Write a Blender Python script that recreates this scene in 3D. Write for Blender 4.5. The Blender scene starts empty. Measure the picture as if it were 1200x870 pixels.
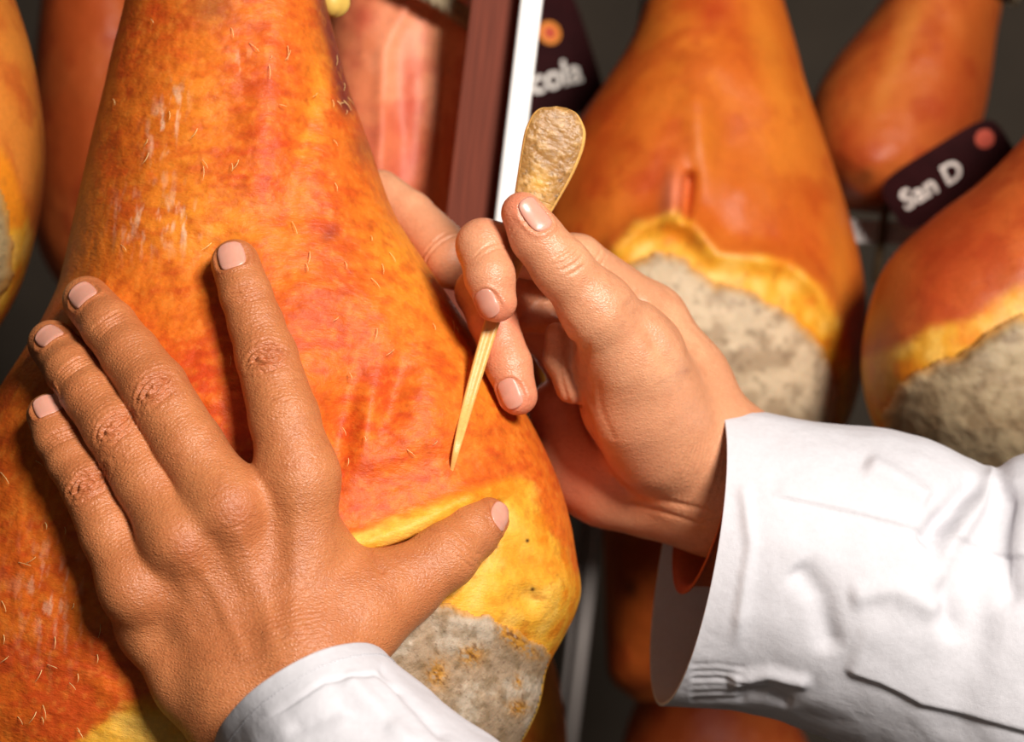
import bpy, math
import numpy as np
from mathutils import Matrix, Vector

# ------------------------------------------------------------------ camera, light, exposure
F = 2239.0                                   # focal length in pixels of the 1200x870 frame
CX, CY = 600.0, 435.0
ROLL = math.radians(6.7)
CAM = np.array([0.0, 0.0, 1.45])
VR = np.array([math.cos(ROLL), 0, math.sin(ROLL)])      # view right
VU = np.array([-math.sin(ROLL), 0, math.cos(ROLL)])     # view up
VF = np.array([0, 1.0, 0])                              # view forward
scene = bpy.context.scene
COL = scene.collection
cam_data = bpy.data.cameras.new('camera'); cam = bpy.data.objects.new('camera', cam_data); COL.objects.link(cam)
M4 = Matrix.Identity(4)
for i in range(3):
    M4[i][0], M4[i][1], M4[i][2], M4[i][3] = VR[i], VU[i], -VF[i], CAM[i]
cam.matrix_world = M4
cam_data.sensor_width = 36.0; cam_data.lens = F / 1200 * 36.0
cam_data.clip_start = 0.05
cam_data.dof.use_dof = True; cam_data.dof.focus_distance = 0.80; cam_data.dof.aperture_fstop = 7.5
scene.camera = cam

def world_pt(x, y, d):                       # view coordinates in metres -> world
    return CAM + VR * x + VU * y + VF * d

w = bpy.data.worlds.new('cellar_air'); scene.world = w; w.use_nodes = True
w.node_tree.nodes['Background'].inputs[0].default_value = (1.0, 0.82, 0.66, 1)
w.node_tree.nodes['Background'].inputs[1].default_value = 0.11

def area_light(name, pos, target, size, power, color):
    ld = bpy.data.lights.new(name, 'AREA'); ld.shape = 'DISK'; ld.size = size; ld.energy = power; ld.color = color
    o = bpy.data.objects.new(name, ld); COL.objects.link(o)
    p = Vector(world_pt(*pos)); t = Vector(world_pt(*target))
    o.location = p; o.rotation_euler = (t - p).to_track_quat('-Z', 'Y').to_euler()
    return o
area_light('lamp_right_offscreen', (0.72, 0.74, -0.72), (0.06, 0.0, 0.92), 0.50, 58.0, (1.0, 0.95, 0.88))
scene.view_settings.view_transform = 'Standard'; scene.view_settings.look = 'None'
scene.view_settings.exposure = 0.15; scene.view_settings.gamma = 1.0
scene.view_settings.use_curve_mapping = False

# ------------------------------------------------------------------ numeric helpers
def srgb(*c):
    c = np.array(c, float) / 255.0
    return np.where(c <= 0.04045, c / 12.92, ((c + 0.055) / 1.055) ** 2.4)

def U(px, py, d):                            # pixel + distance -> view coordinates (x, y up, d)
    px, py, d = np.asarray(px, float), np.asarray(py, float), np.asarray(d, float)
    return np.stack(np.broadcast_arrays((px - CX) / F * d, (CY - py) / F * d, d), -1)

def W(v):                                    # view coordinates array -> world array
    v = np.asarray(v, float)
    return CAM + v[..., 0:1] * VR + v[..., 1:2] * VU + v[..., 2:3] * VF

def sstep(a, b, x):
    t = np.clip((x - a) / (b - a), 0, 1)
    return t * t * (3 - 2 * t)

def _hash(i, j, k, seed):
    h = (i.astype(np.int64) * 73856093) ^ (j.astype(np.int64) * 19349663) ^ (k.astype(np.int64) * 83492791) ^ (seed * 2654435761)
    h = (h ^ (h >> 13)) * 1274126177
    h = (h ^ (h >> 16)) & 0xFFFFFF
    return h.astype(np.float32) / 0xFFFFFF

def vnoise(p, seed=0):
    p = np.asarray(p, np.float32)
    i = np.floor(p); f = p - i; i = i.astype(np.int64)
    u = f * f * (3 - 2 * f)
    r = 0
    for dx in (0, 1):
        wx = u[..., 0] if dx else 1 - u[..., 0]
        for dy in (0, 1):
            wy = u[..., 1] if dy else 1 - u[..., 1]
            for dz in (0, 1):
                wz = u[..., 2] if dz else 1 - u[..., 2]
                r = r + wx * wy * wz * _hash(i[..., 0] + dx, i[..., 1] + dy, i[..., 2] + dz, seed)
    return r

def fbm(p, octaves=4, seed=0):
    a, s, t = 0.5, 0, 0
    for o in range(octaves):
        s = s + a * vnoise(p * 2 ** o, seed + o * 17); t += a; a *= 0.5
    return s / t

def catmull(P, n):
    P = np.asarray(P, float); m = len(P)
    t = np.linspace(0, m - 1, n); i = np.clip(t.astype(int), 0, m - 2); f = (t - i)[:, None]
    g = lambda k: P[np.clip(k, 0, m - 1)]
    p0, p1, p2, p3 = g(i - 1), g(i), g(i + 1), g(i + 2)
    p0 = np.where((i == 0)[:, None], 2 * p1 - p2, p0); p3 = np.where((i == m - 2)[:, None], 2 * p2 - p1, p3)
    return 0.5 * (2 * p1 + (p2 - p0) * f + (2 * p0 - 5 * p1 + 4 * p2 - p3) * f ** 2 + (3 * p1 - p0 - 3 * p2 + p3) * f ** 3)

def poly_line(px, py, pts):                  # distance to an open polyline, and parameter 0..1 along it
    best = np.full(np.shape(px), 1e9); par = np.zeros(np.shape(px)); n = len(pts) - 1
    for i in range(n):
        (ax, ay), (bx, by) = pts[i], pts[i + 1]
        dx, dy = bx - ax, by - ay
        t = np.clip(((px - ax) * dx + (py - ay) * dy) / (dx * dx + dy * dy), 0, 1)
        d = np.hypot(px - ax - t * dx, py - ay - t * dy)
        m = d < best
        best = np.where(m, d, best); par = np.where(m, (i + t) / n, par)
    return best, par

def poly_in(px, py, pts):                    # signed distance to a polygon, positive inside
    pts = list(pts); ins = np.zeros(np.shape(px), bool); n = len(pts)
    for i in range(n):
        (ax, ay), (bx, by) = pts[i], pts[(i + 1) % n]
        if ay == by: continue
        c = ((ay > py) != (by > py)) & (px < (bx - ax) * (py - ay) / (by - ay) + ax)
        ins ^= c
    d, _ = poly_line(px, py, pts + [pts[0]])
    return np.where(ins, d, -d)

def gauss(px, py, cx, cy, sx, sy=None, ang=0):
    sy = sy or sx
    a = math.radians(ang); x = (px - cx) * math.cos(a) + (py - cy) * math.sin(a); y = -(px - cx) * math.sin(a) + (py - cy) * math.cos(a)
    return np.exp(-(x / sx) ** 2 - (y / sy) ** 2)

def mix(c, c2, m):
    m = np.clip(m, 0, 1)[..., None]
    return c * (1 - m) + np.asarray(c2) * m

# ------------------------------------------------------------------ scene-graph helpers
def tag(o, label=None, cat=None, group=None, kind=None):
    if label: o['label'] = label
    if cat: o['category'] = cat
    if group: o['group'] = group
    if kind: o['kind'] = kind
    return o

def empty(name, loc, label=None, cat=None, group=None):
    o = bpy.data.objects.new(name, None); o.location = loc; o.empty_display_size = 0.03; COL.objects.link(o)
    return tag(o, label, cat, group)

def root_loc(p):
    l = np.zeros(3)
    while p is not None:
        l += np.array(p.location); p = p.parent
    return l

def mesh_obj(name, verts, faces, mat, parent=None, colors=None, smooth=True, origin=None):
    """verts in world metres; faces an (n,4) array or list of tuples"""
    verts = np.asarray(verts, float).reshape(-1, 3)
    o0 = root_loc(parent) if parent is not None else (np.array([verts[:, 0].mean(), verts[:, 1].mean(), verts[:, 2].min()]) if origin is None else np.array(origin))
    me = bpy.data.meshes.new(name)
    v = verts - o0
    if isinstance(faces, np.ndarray):
        me.vertices.add(len(v)); me.vertices.foreach_set('co', v.astype(np.float32).ravel())
        n, k = faces.shape
        me.loops.add(n * k); me.loops.foreach_set('vertex_index', faces.astype(np.int32).ravel())
        me.polygons.add(n); me.polygons.foreach_set('loop_start', np.arange(0, n * k, k, dtype=np.int32))
        me.polygons.foreach_set('loop_total', np.full(n, k, np.int32))
        me.update(calc_edges=True)
    else:
        me.from_pydata([tuple(x) for x in v], [], [tuple(f) for f in faces]); me.update()
    me.validate()
    if smooth: me.polygons.foreach_set('use_smooth', np.ones(len(me.polygons), bool))
    if colors is not None:
        a = me.attributes.new('col', 'FLOAT_COLOR', 'POINT')
        c = np.ones((len(v), 4), np.float32); c[:, :3] = np.asarray(colors).reshape(-1, 3); a.data.foreach_set('color', c.ravel())
    o = bpy.data.objects.new(name, me); COL.objects.link(o)
    if mat: me.materials.append(mat)
    if parent is not None: o.parent = parent
    else: o.location = o0
    return o

def grid_faces(nv, nt, wrap=True):
    i, j = np.meshgrid(np.arange(nv - 1), np.arange(nt if wrap else nt - 1), indexing='ij')
    j2 = (j + 1) % nt
    return np.stack([i * nt + j, i * nt + j2, (i + 1) * nt + j2, (i + 1) * nt + j], -1).reshape(-1, 4)

def box_mesh(name, lo, hi, mat, parent=None, bevel=0.0):
    x0, y0, z0 = lo; x1, y1, z1 = hi
    v = [(x0,y0,z0),(x1,y0,z0),(x1,y1,z0),(x0,y1,z0),(x0,y0,z1),(x1,y0,z1),(x1,y1,z1),(x0,y1,z1)]
    f = [(0,3,2,1),(4,5,6,7),(0,1,5,4),(1,2,6,5),(2,3,7,6),(3,0,4,7)]
    o = mesh_obj(name, v, f, mat, parent, smooth=False)
    if bevel:
        m = o.modifiers.new('bevel', 'BEVEL'); m.width = bevel; m.segments = 3
    return o

def tube(path, rad, nseg=10, caps=True):
    """path (n,3) world, radius scalar or (n,)"""
    path = np.asarray(path, float); n = len(path); rad = np.broadcast_to(np.asarray(rad, float), (n,))
    T = np.gradient(path, axis=0); T /= np.linalg.norm(T, axis=1)[:, None] + 1e-12
    ref = np.array([0.31, 0.77, 0.55]); N = np.cross(T, ref); N /= np.linalg.norm(N, axis=1)[:, None]; B = np.cross(T, N)
    th = np.linspace(0, 2 * math.pi, nseg, endpoint=False)
    v = path[:, None] + rad[:, None, None] * (N[:, None] * np.cos(th)[None, :, None] + B[:, None] * np.sin(th)[None, :, None])
    f = grid_faces(n, nseg)
    return v.reshape(-1, 3), f

# ------------------------------------------------------------------ materials
def new_mat(name):
    m = bpy.data.materials.new(name); m.use_nodes = True
    nt = m.node_tree; b = nt.nodes['Principled BSDF']
    return m, nt, b

def nd(nt, t, **kw):
    n = nt.nodes.new(t)
    for k, v in kw.items():
        if k in n.inputs: n.inputs[k].default_value = v
        else: setattr(n, k, v)
    return n

def L(nt, a, b): nt.links.new(a, b)

def bump_chain(nt, b, specs, coord='Object'):
    """specs: list of (texture kind, scale, strength, distance, detail)"""
    tc = nd(nt, 'ShaderNodeTexCoord'); prev = None
    for kind, scale, strength, dist, detail in specs:
        mp = nd(nt, 'ShaderNodeMapping'); L(nt, tc.outputs[coord], mp.inputs[0])
        if isinstance(scale, tuple): mp.inputs['Scale'].default_value = scale; s = 1.0
        else: s = scale
        if kind == 'noise':
            t = nd(nt, 'ShaderNodeTexNoise', Scale=s, Detail=detail, Roughness=0.6); out = t.outputs['Fac']
        else:
            t = nd(nt, 'ShaderNodeTexVoronoi', Scale=s); t.feature = 'DISTANCE_TO_EDGE' if kind == 'crack' else 'F1'; out = t.outputs['Distance']
        L(nt, mp.outputs[0], t.inputs['Vector'])
        bp = nd(nt, 'ShaderNodeBump', Strength=strength, Distance=dist); L(nt, out, bp.inputs['Height'])
        if prev: L(nt, prev.outputs[0], bp.inputs['Normal'])
        prev = bp
    L(nt, prev.outputs[0], b.inputs['Normal'])

def attr_color(nt, b, var=0.15, scale=300.0, detail=5.0):
    at = nd(nt, 'ShaderNodeAttribute', attribute_name='col')
    tc = nd(nt, 'ShaderNodeTexCoord'); no = nd(nt, 'ShaderNodeTexNoise', Scale=scale, Detail=detail, Roughness=0.65); L(nt, tc.outputs['Object'], no.inputs['Vector'])
    mr = nd(nt, 'ShaderNodeMapRange'); mr.inputs['From Min'].default_value = 0.3; mr.inputs['From Max'].default_value = 0.7
    mr.inputs['To Min'].default_value = 1 - var; mr.inputs['To Max'].default_value = 1 + var
    L(nt, no.outputs['Fac'], mr.inputs['Value'])
    vm = nd(nt, 'ShaderNodeVectorMath', operation='SCALE'); L(nt, at.outputs['Color'], vm.inputs[0]); L(nt, mr.outputs[0], vm.inputs['Scale'])
    L(nt, vm.outputs[0], b.inputs['Base Color'])
    return vm

def mat_skin(name, rough=0.37, relief=1.0):
    m, nt, b = new_mat(name)
    attr_color(nt, b, 0.07, 500.0)
    b.inputs['Roughness'].default_value = rough
    b.inputs['Subsurface Weight'].default_value = 0.15; b.inputs['Subsurface Radius'].default_value = (1.0, 0.35, 0.18); b.inputs['Subsurface Scale'].default_value = 0.0025
    b.inputs['Specular IOR Level'].default_value = 0.55
    bump_chain(nt, b, [('noise', (300., 300., 900.), 0.42 * relief, 0.0009, 3), ('crack', (560., 560., 900.), 0.7 * relief, 0.0006, 0), ('noise', 1600., 0.6 * relief, 0.0004, 3)])
    return m

def mat_ham(name, rough=0.46, sss=0.2, relief=1.0):
    m, nt, b = new_mat(name)
    attr_color(nt, b, 0.11, 420.0, 6.0)
    b.inputs['Roughness'].default_value = rough
    b.inputs['Subsurface Weight'].default_value = sss; b.inputs['Subsurface Radius'].default_value = (1.0, 0.4, 0.12); b.inputs['Subsurface Scale'].default_value = 0.004
    b.inputs['Specular IOR Level'].default_value = 0.26
    bump_chain(nt, b, [('noise', 120., 0.30 * relief, 0.002, 4), ('noise', (300., 300., 800.), 0.85 * relief, 0.0006, 4), ('noise', 1800., 0.35 * relief, 0.0003, 2)])
    return m

def mat_lard(name, var=0.2, scale=220.0):
    m, nt, b = new_mat(name)
    attr_color(nt, b, var, scale, 7.0)
    b.inputs['Roughness'].default_value = 0.6; b.inputs['Subsurface Weight'].default_value = 0.1; b.inputs['Subsurface Scale'].default_value = 0.003
    bump_chain(nt, b, [('noise', 160., 0.5, 0.002, 5), ('noise', 900., 0.5, 0.0006, 4)])
    return m

def mat_simple(name, color, rough=0.6, metal=0.0, var=0.12, scale=120.0, bump=None, stretch=None, sss=0.0):
    m, nt, b = new_mat(name)
    tc = nd(nt, 'ShaderNodeTexCoord'); mp = nd(nt, 'ShaderNodeMapping'); L(nt, tc.outputs['Object'], mp.inputs[0])
    if stretch: mp.inputs['Scale'].default_value = stretch
    no = nd(nt, 'ShaderNodeTexNoise', Scale=scale, Detail=5.0); L(nt, mp.outputs[0], no.inputs['Vector'])
    cr = nd(nt, 'ShaderNodeValToRGB'); L(nt, no.outputs['Fac'], cr.inputs[0])
    c = np.asarray(color)
    cr.color_ramp.elements[0].position = 0.3; cr.color_ramp.elements[1].position = 0.7
    cr.color_ramp.elements[0].color = (*np.clip(c * (1 - var), 0, 1), 1); cr.color_ramp.elements[1].color = (*np.clip(c * (1 + var), 0, 1), 1)
    L(nt, cr.outputs[0], b.inputs['Base Color'])
    b.inputs['Roughness'].default_value = rough; b.inputs['Metallic'].default_value = metal
    if sss:
        b.inputs['Subsurface Weight'].default_value = sss; b.inputs['Subsurface Scale'].default_value = 0.002
    if bump: bump_chain(nt, b, bump)
    return m

SKIN = mat_skin('weathered_skin')
SKIN2 = mat_skin('smooth_skin', 0.36, 0.65)
HAM = mat_ham('cured_ham_rind')
HAMFAR = mat_ham('cured_ham_rind_plain', 0.42, 0.1, 0.6)
LARD = mat_lard('grey_lard')
LARDFAR = mat_lard('grey_lard_smooth', 0.08, 60.0)
NAIL = mat_simple('nail', srgb(212, 150, 130), 0.3, var=0.04, scale=300., sss=0.2)
CLOTH = mat_simple('white_twill', srgb(204, 201, 206), 0.85, var=0.03, scale=400., bump=[('noise', (2600., 900., 2600.), 0.35, 0.0004, 2), ('noise', 90., 0.25, 0.002, 3)])
THREAD = mat_simple('white_thread', srgb(205, 203, 208), 0.9, var=0.05)
SHIRT = mat_simple('rust_shirt', srgb(176, 78, 24), 0.7, var=0.1, scale=500., bump=[('noise', (1500., 300., 1500.), 0.4, 0.0005, 2)])
BONE = mat_simple('pale_bone', srgb(228, 176, 96), 0.4, var=0.08, scale=150., stretch=(1, 1, 0.2), sss=0.1)
ROPE = mat_simple('grey_twine', srgb(150, 132, 104), 0.9, var=0.2, scale=600.)
POSTB = mat_simple('brown_streaked_metal', srgb(108, 50, 34), 0.6, var=0.28, scale=60., stretch=(8, 8, 0.25))  # brown base tone, varied in streaks drawn out along the post
POSTB.node_tree.nodes['Principled BSDF'].inputs['Specular IOR Level'].default_value = 0.15
POSTW = mat_simple('white_metal_edge', srgb(240, 240, 238), 0.4, var=0.02)
STEEL = mat_simple('dull_steel', srgb(120, 112, 108), 0.45, 0.4, var=0.15, scale=60., stretch=(8, 8, 0.3))
TAGM = mat_simple('maroon_paper', srgb(42, 12, 14), 0.8, var=0.2, scale=80.)
TAGM.node_tree.nodes['Principled BSDF'].inputs['Specular IOR Level'].default_value = 0.1
TAGW = mat_simple('white_print', srgb(238, 228, 220), 0.6, var=0.06)
TAGO = mat_simple('orange_print', srgb(226, 128, 20), 0.6, var=0.06)
TAGR = mat_simple('red_print', srgb(190, 60, 20), 0.6, var=0.06)
WALL = mat_simple('dark_plaster', srgb(64, 54, 44), 0.9, var=0.15, scale=8., bump=[('noise', 40., 0.4, 0.004, 4)])
FLOOR = mat_simple('dark_concrete', srgb(60, 54, 50), 0.8, var=0.2, scale=6.)
WOOD = mat_simple('dark_beam_wood', srgb(70, 48, 34), 0.7, var=0.25, scale=20., stretch=(1, 6, 6))
BRISTLE = mat_simple('pale_bristle', srgb(240, 205, 140), 0.4, var=0.1)

# ------------------------------------------------------------------ the room
tag(box_mesh('floor', (-3.0, -1.5, -0.1), (3.0, 3.0, 0.0), FLOOR), kind='structure')
tag(box_mesh('wall_back', (-3.0, 2.6, 0.0), (3.0, 2.75, 2.9), WALL), kind='structure')
tag(box_mesh('wall_left', (-3.1, -1.5, 0.0), (-3.0, 2.75, 2.9), WALL), kind='structure')
tag(box_mesh('wall_right', (3.0, -1.5, 0.0), (3.1, 2.75, 2.9), WALL), kind='structure')
tag(box_mesh('ceiling', (-3.1, -1.5, 2.9), (3.1, 2.75, 3.0), WALL), kind='structure')

# ------------------------------------------------------------------ hams
def ham_surface(rows, nv, nf, nb, n=2.15):
    R = catmull(rows, nv)
    th = np.concatenate([np.linspace(0, math.pi, nf, endpoint=False), np.linspace(math.pi, 2 * math.pi, nb, endpoint=False)])
    c, s = np.cos(th), np.sin(th)
    ce = np.sign(c) * np.abs(c) ** (2 / n); se = np.sign(s) * np.abs(s) ** (2 / n)
    mx, my = (R[:, 0] + R[:, 2]) / 2, (R[:, 1] + R[:, 3]) / 2
    hx, hy = (R[:, 2] - R[:, 0]) / 2, (R[:, 3] - R[:, 1]) / 2
    PX = mx[:, None] + hx[:, None] * ce; PY = my[:, None] + hy[:, None] * ce
    D = R[:, 4][:, None] - R[:, 5][:, None] * se
    return PX, PY, D, np.broadcast_to(s, PX.shape)

def cap(faces, nv, nt):
    top = np.arange(nt)[::-1]; bot = np.arange(nt) + (nv - 1) * nt
    q = lambda r: np.array([[r[k], r[k + 1], r[-2 - k], r[-1 - k]] for k in range(nt // 2 - 1)])
    return np.concatenate([faces, q(top), q(bot)])

def lard_patch(D_fun, poly, step, thick, parent, name, color_fun, mat, edge=14.0):
    """paste of lard spread over the cut face: a closed shell lying on the ham"""
    P = np.array(poly, float); x0, y0 = P.min(0) - 4; x1, y1 = P.max(0) + 4
    gx = np.arange(x0, x1, step); gy = np.arange(y0, y1, step)
    X, Y = np.meshgrid(gx, gy)
    X = X + (fbm(np.stack([X / 25, Y / 25, 0 * X], -1), 2, 5) - 0.5) * 0
    s = poly_in(X, Y, poly) + (fbm(np.stack([X / 22, Y / 22, 0 * X], -1), 3, 9) - 0.5) * 14
    D, ok = D_fun(X, Y)
    inside = (s > 0) & ok
    cell = inside[:-1, :-1] & inside[1:, :-1] & inside[1:, 1:] & inside[:-1, 1:]
    idx = -np.ones(X.shape, int); use = np.zeros(X.shape, bool)
    use[:-1, :-1] |= cell; use[1:, :-1] |= cell; use[1:, 1:] |= cell; use[:-1, 1:] |= cell
    idx[use] = np.arange(use.sum())
    prof = np.sqrt(np.clip(s / edge, 0, 1))
    n1 = fbm(np.stack([X / 18, Y / 18, 0 * X], -1), 4, 21) - 0.5
    top = D - thick * prof - n1 * 0.0025 * prof - 0.0004; bot = D + 0.0012
    vt = W(U(X[use], Y[use], top[use])); vb = W(U(X[use], Y[use], bot[use])); n = len(vt)
    a, b_, c_, d_ = idx[:-1, :-1][cell], idx[1:, :-1][cell], idx[1:, 1:][cell], idx[:-1, 1:][cell]
    ft = np.stack([a, b_, c_, d_], -1); fb = ft[:, ::-1] + n
    cnt = {}
    e = np.concatenate([ft[:, [0, 1]], ft[:, [1, 2]], ft[:, [2, 3]], ft[:, [3, 0]]])
    key = np.sort(e, 1); k = key[:, 0].astype(np.int64) * n + key[:, 1]
    u, inv, ct = np.unique(k, return_inverse=True, return_counts=True)
    be = e[ct[inv] == 1]
    fs = np.stack([be[:, 1], be[:, 0], be[:, 0] + n, be[:, 1] + n], -1)
    col = color_fun(X[use], Y[use]); col = mix(col, srgb(206, 142, 50), sstep(edge * 0.8, 0.0, s[use]) * 0.8); col = np.concatenate([col, col])
    return mesh_obj(name, np.concatenate([vt, vb]), np.concatenate([ft, fb, fs]), mat, parent, col)

# ---- the ham under the hands
def tr(*rows): return [(l, y, r, y, c, b) for (y, l, r, c, b) in rows]
MAIN = tr((-430, 225, 290, .905, .012), (-390, 205, 312, .905, .026), (-300, 190, 335, .905, .034), (-200, 176, 350, .905, .040),
          (-80, 158, 368, .905, .046), (0, 146, 382, .904, .051), (60, 131, 397, .903, .055), (100, 122, 408, .902, .058), (170, 105, 433, .901, .064),
          (250, 87, 462, .90, .072), (310, 74, 500, .90, .078), (345, 63, 524, .90, .083), (400, 34, 561, .90, .089), (450, 2, 594, .90, .095), (500, -28, 625, .90, .099),
          (560, -60, 653, .90, .102), (610, -80, 668, .90, .104), (650, -94, 675, .90, .105), (690, -105, 681, .90, .106), (720, -110, 674, .90, .106), (750, -114, 659, .90, .106),
          (785, -116, 641, .90, .105), (830, -114, 631, .90, .104), (880, -108, 606, .90, .101), (960, -75, 555, .90, .094), (1040, -15, 470, .90, .08), (1100, 60, 380, .90, .06), (1140, 140, 290, .90, .03), (1150, 180, 240, .90, .01))
_fine = catmull(MAIN, 3000)
def main_params(y): return [np.interp(y, _fine[:, 1], _fine[:, k]) for k in (0, 2, 4, 5)]
LIP = [(340, 690), (395, 655), (432, 650), (470, 637), (505, 622), (545, 600), (585, 587), (612, 583), (635, 600)]      # where the rind fold overhangs
FACE = [(300, 760), (395, 640), (420, 622), (470, 604), (530, 583), (570, 567), (605, 557), (628, 572), (642, 612), (662, 648), (682, 685), (720, 760), (720, 1200), (-100, 1200), (-60, 1050), (40, 940), (92, 873), (130, 838), (170, 818), (230, 800)]
LARDP = [(380, 830), (450, 745), (500, 700), (545, 716), (580, 724), (612, 738), (640, 756), (660, 790), (650, 870), (600, 960), (420, 1080), (200, 1080), (150, 980), (240, 900)]
def main_disp(px, py):
    d, par = poly_line(px, py, LIP)
    # signed: below the fold line positive
    ly = np.interp(px, [p[0] for p in LIP], [p[1] for p in LIP])
    below = py - ly
    ends = sstep(330, 430, px) * (1 - sstep(548, 600, px))
    z = ends * (0.017 * np.exp(-np.clip(below, 0, None) / 42) * sstep(-4, 5, below))
    z -= ends * 0.006 * np.exp(-((below + 14) / 15) ** 2)               # the swollen yellow lip
    z += 0.011 * gauss(px, py, 402, 505, 30, 66, 12) + 0.007 * gauss(px, py, 458, 470, 20, 62, 20) - 0.006 * gauss(px, py, 430, 500, 17, 52, 14)
    z -= 0.005 * gauss(px, py, 520, 460, 45, 80, -25) + 0.003 * gauss(px, py, 340, 470, 20, 60)
    z += 0.004 * gauss(px, py, 470, 560, 60, 22, -20)
    z += 0.004 * gauss(px, py, 255, 300, 34, 26)                         # dent pressed by the index finger
    z -= 0.004 * gauss(px, py, 315, 110, 26, 120, 8) - 0.003 * gauss(px, py, 365, 130, 14, 130, 14)
    z += 0.003 * gauss(px, py, 330, 250, 60, 30)
    z -= 0.006 * gauss(px, py, 655, 690, 30, 60)
    z += 0.006 * gauss(px, py, 620, 700, 18, 14, 20)
    return z
def main_front(px, py):
    l, r, c, b = main_params(py)
    X = np.clip((px - (l + r) / 2) / ((r - l) / 2), -0.9999, 0.9999)
    se = (1 - np.abs(X) ** 2.15) ** (1 / 2.15)
    wgt = sstep(0.0, 0.45, se)
    ok = np.abs((px - (l + r) / 2) / ((r - l) / 2)) < 0.9992
    return c - b * se + main_disp(px, py) * wgt, ok
def HM(px, py): return float(main_front(np.array([float(px)]), np.array([float(py)]))[0][0])

def face_paint(PX, PY, s, p3, base_fat=(226, 162, 50)):
    n1 = fbm(p3 * 60, 4, 31); n2 = fbm(p3 * 170, 4, 37)
    fat = np.broadcast_to(srgb(*base_fat), p3.shape).copy()
    fat = mix(fat, srgb(214, 122, 24), sstep(0.48, 0.68, n1) * 0.9)
    fat = mix(fat, srgb(238, 192, 96), sstep(0.5, 0.72, 1 - n1) * 0.6)
    fat = mix(fat, srgb(176, 104, 30), sstep(0.60, 0.75, n2) * 0.5)
    return fat

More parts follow.
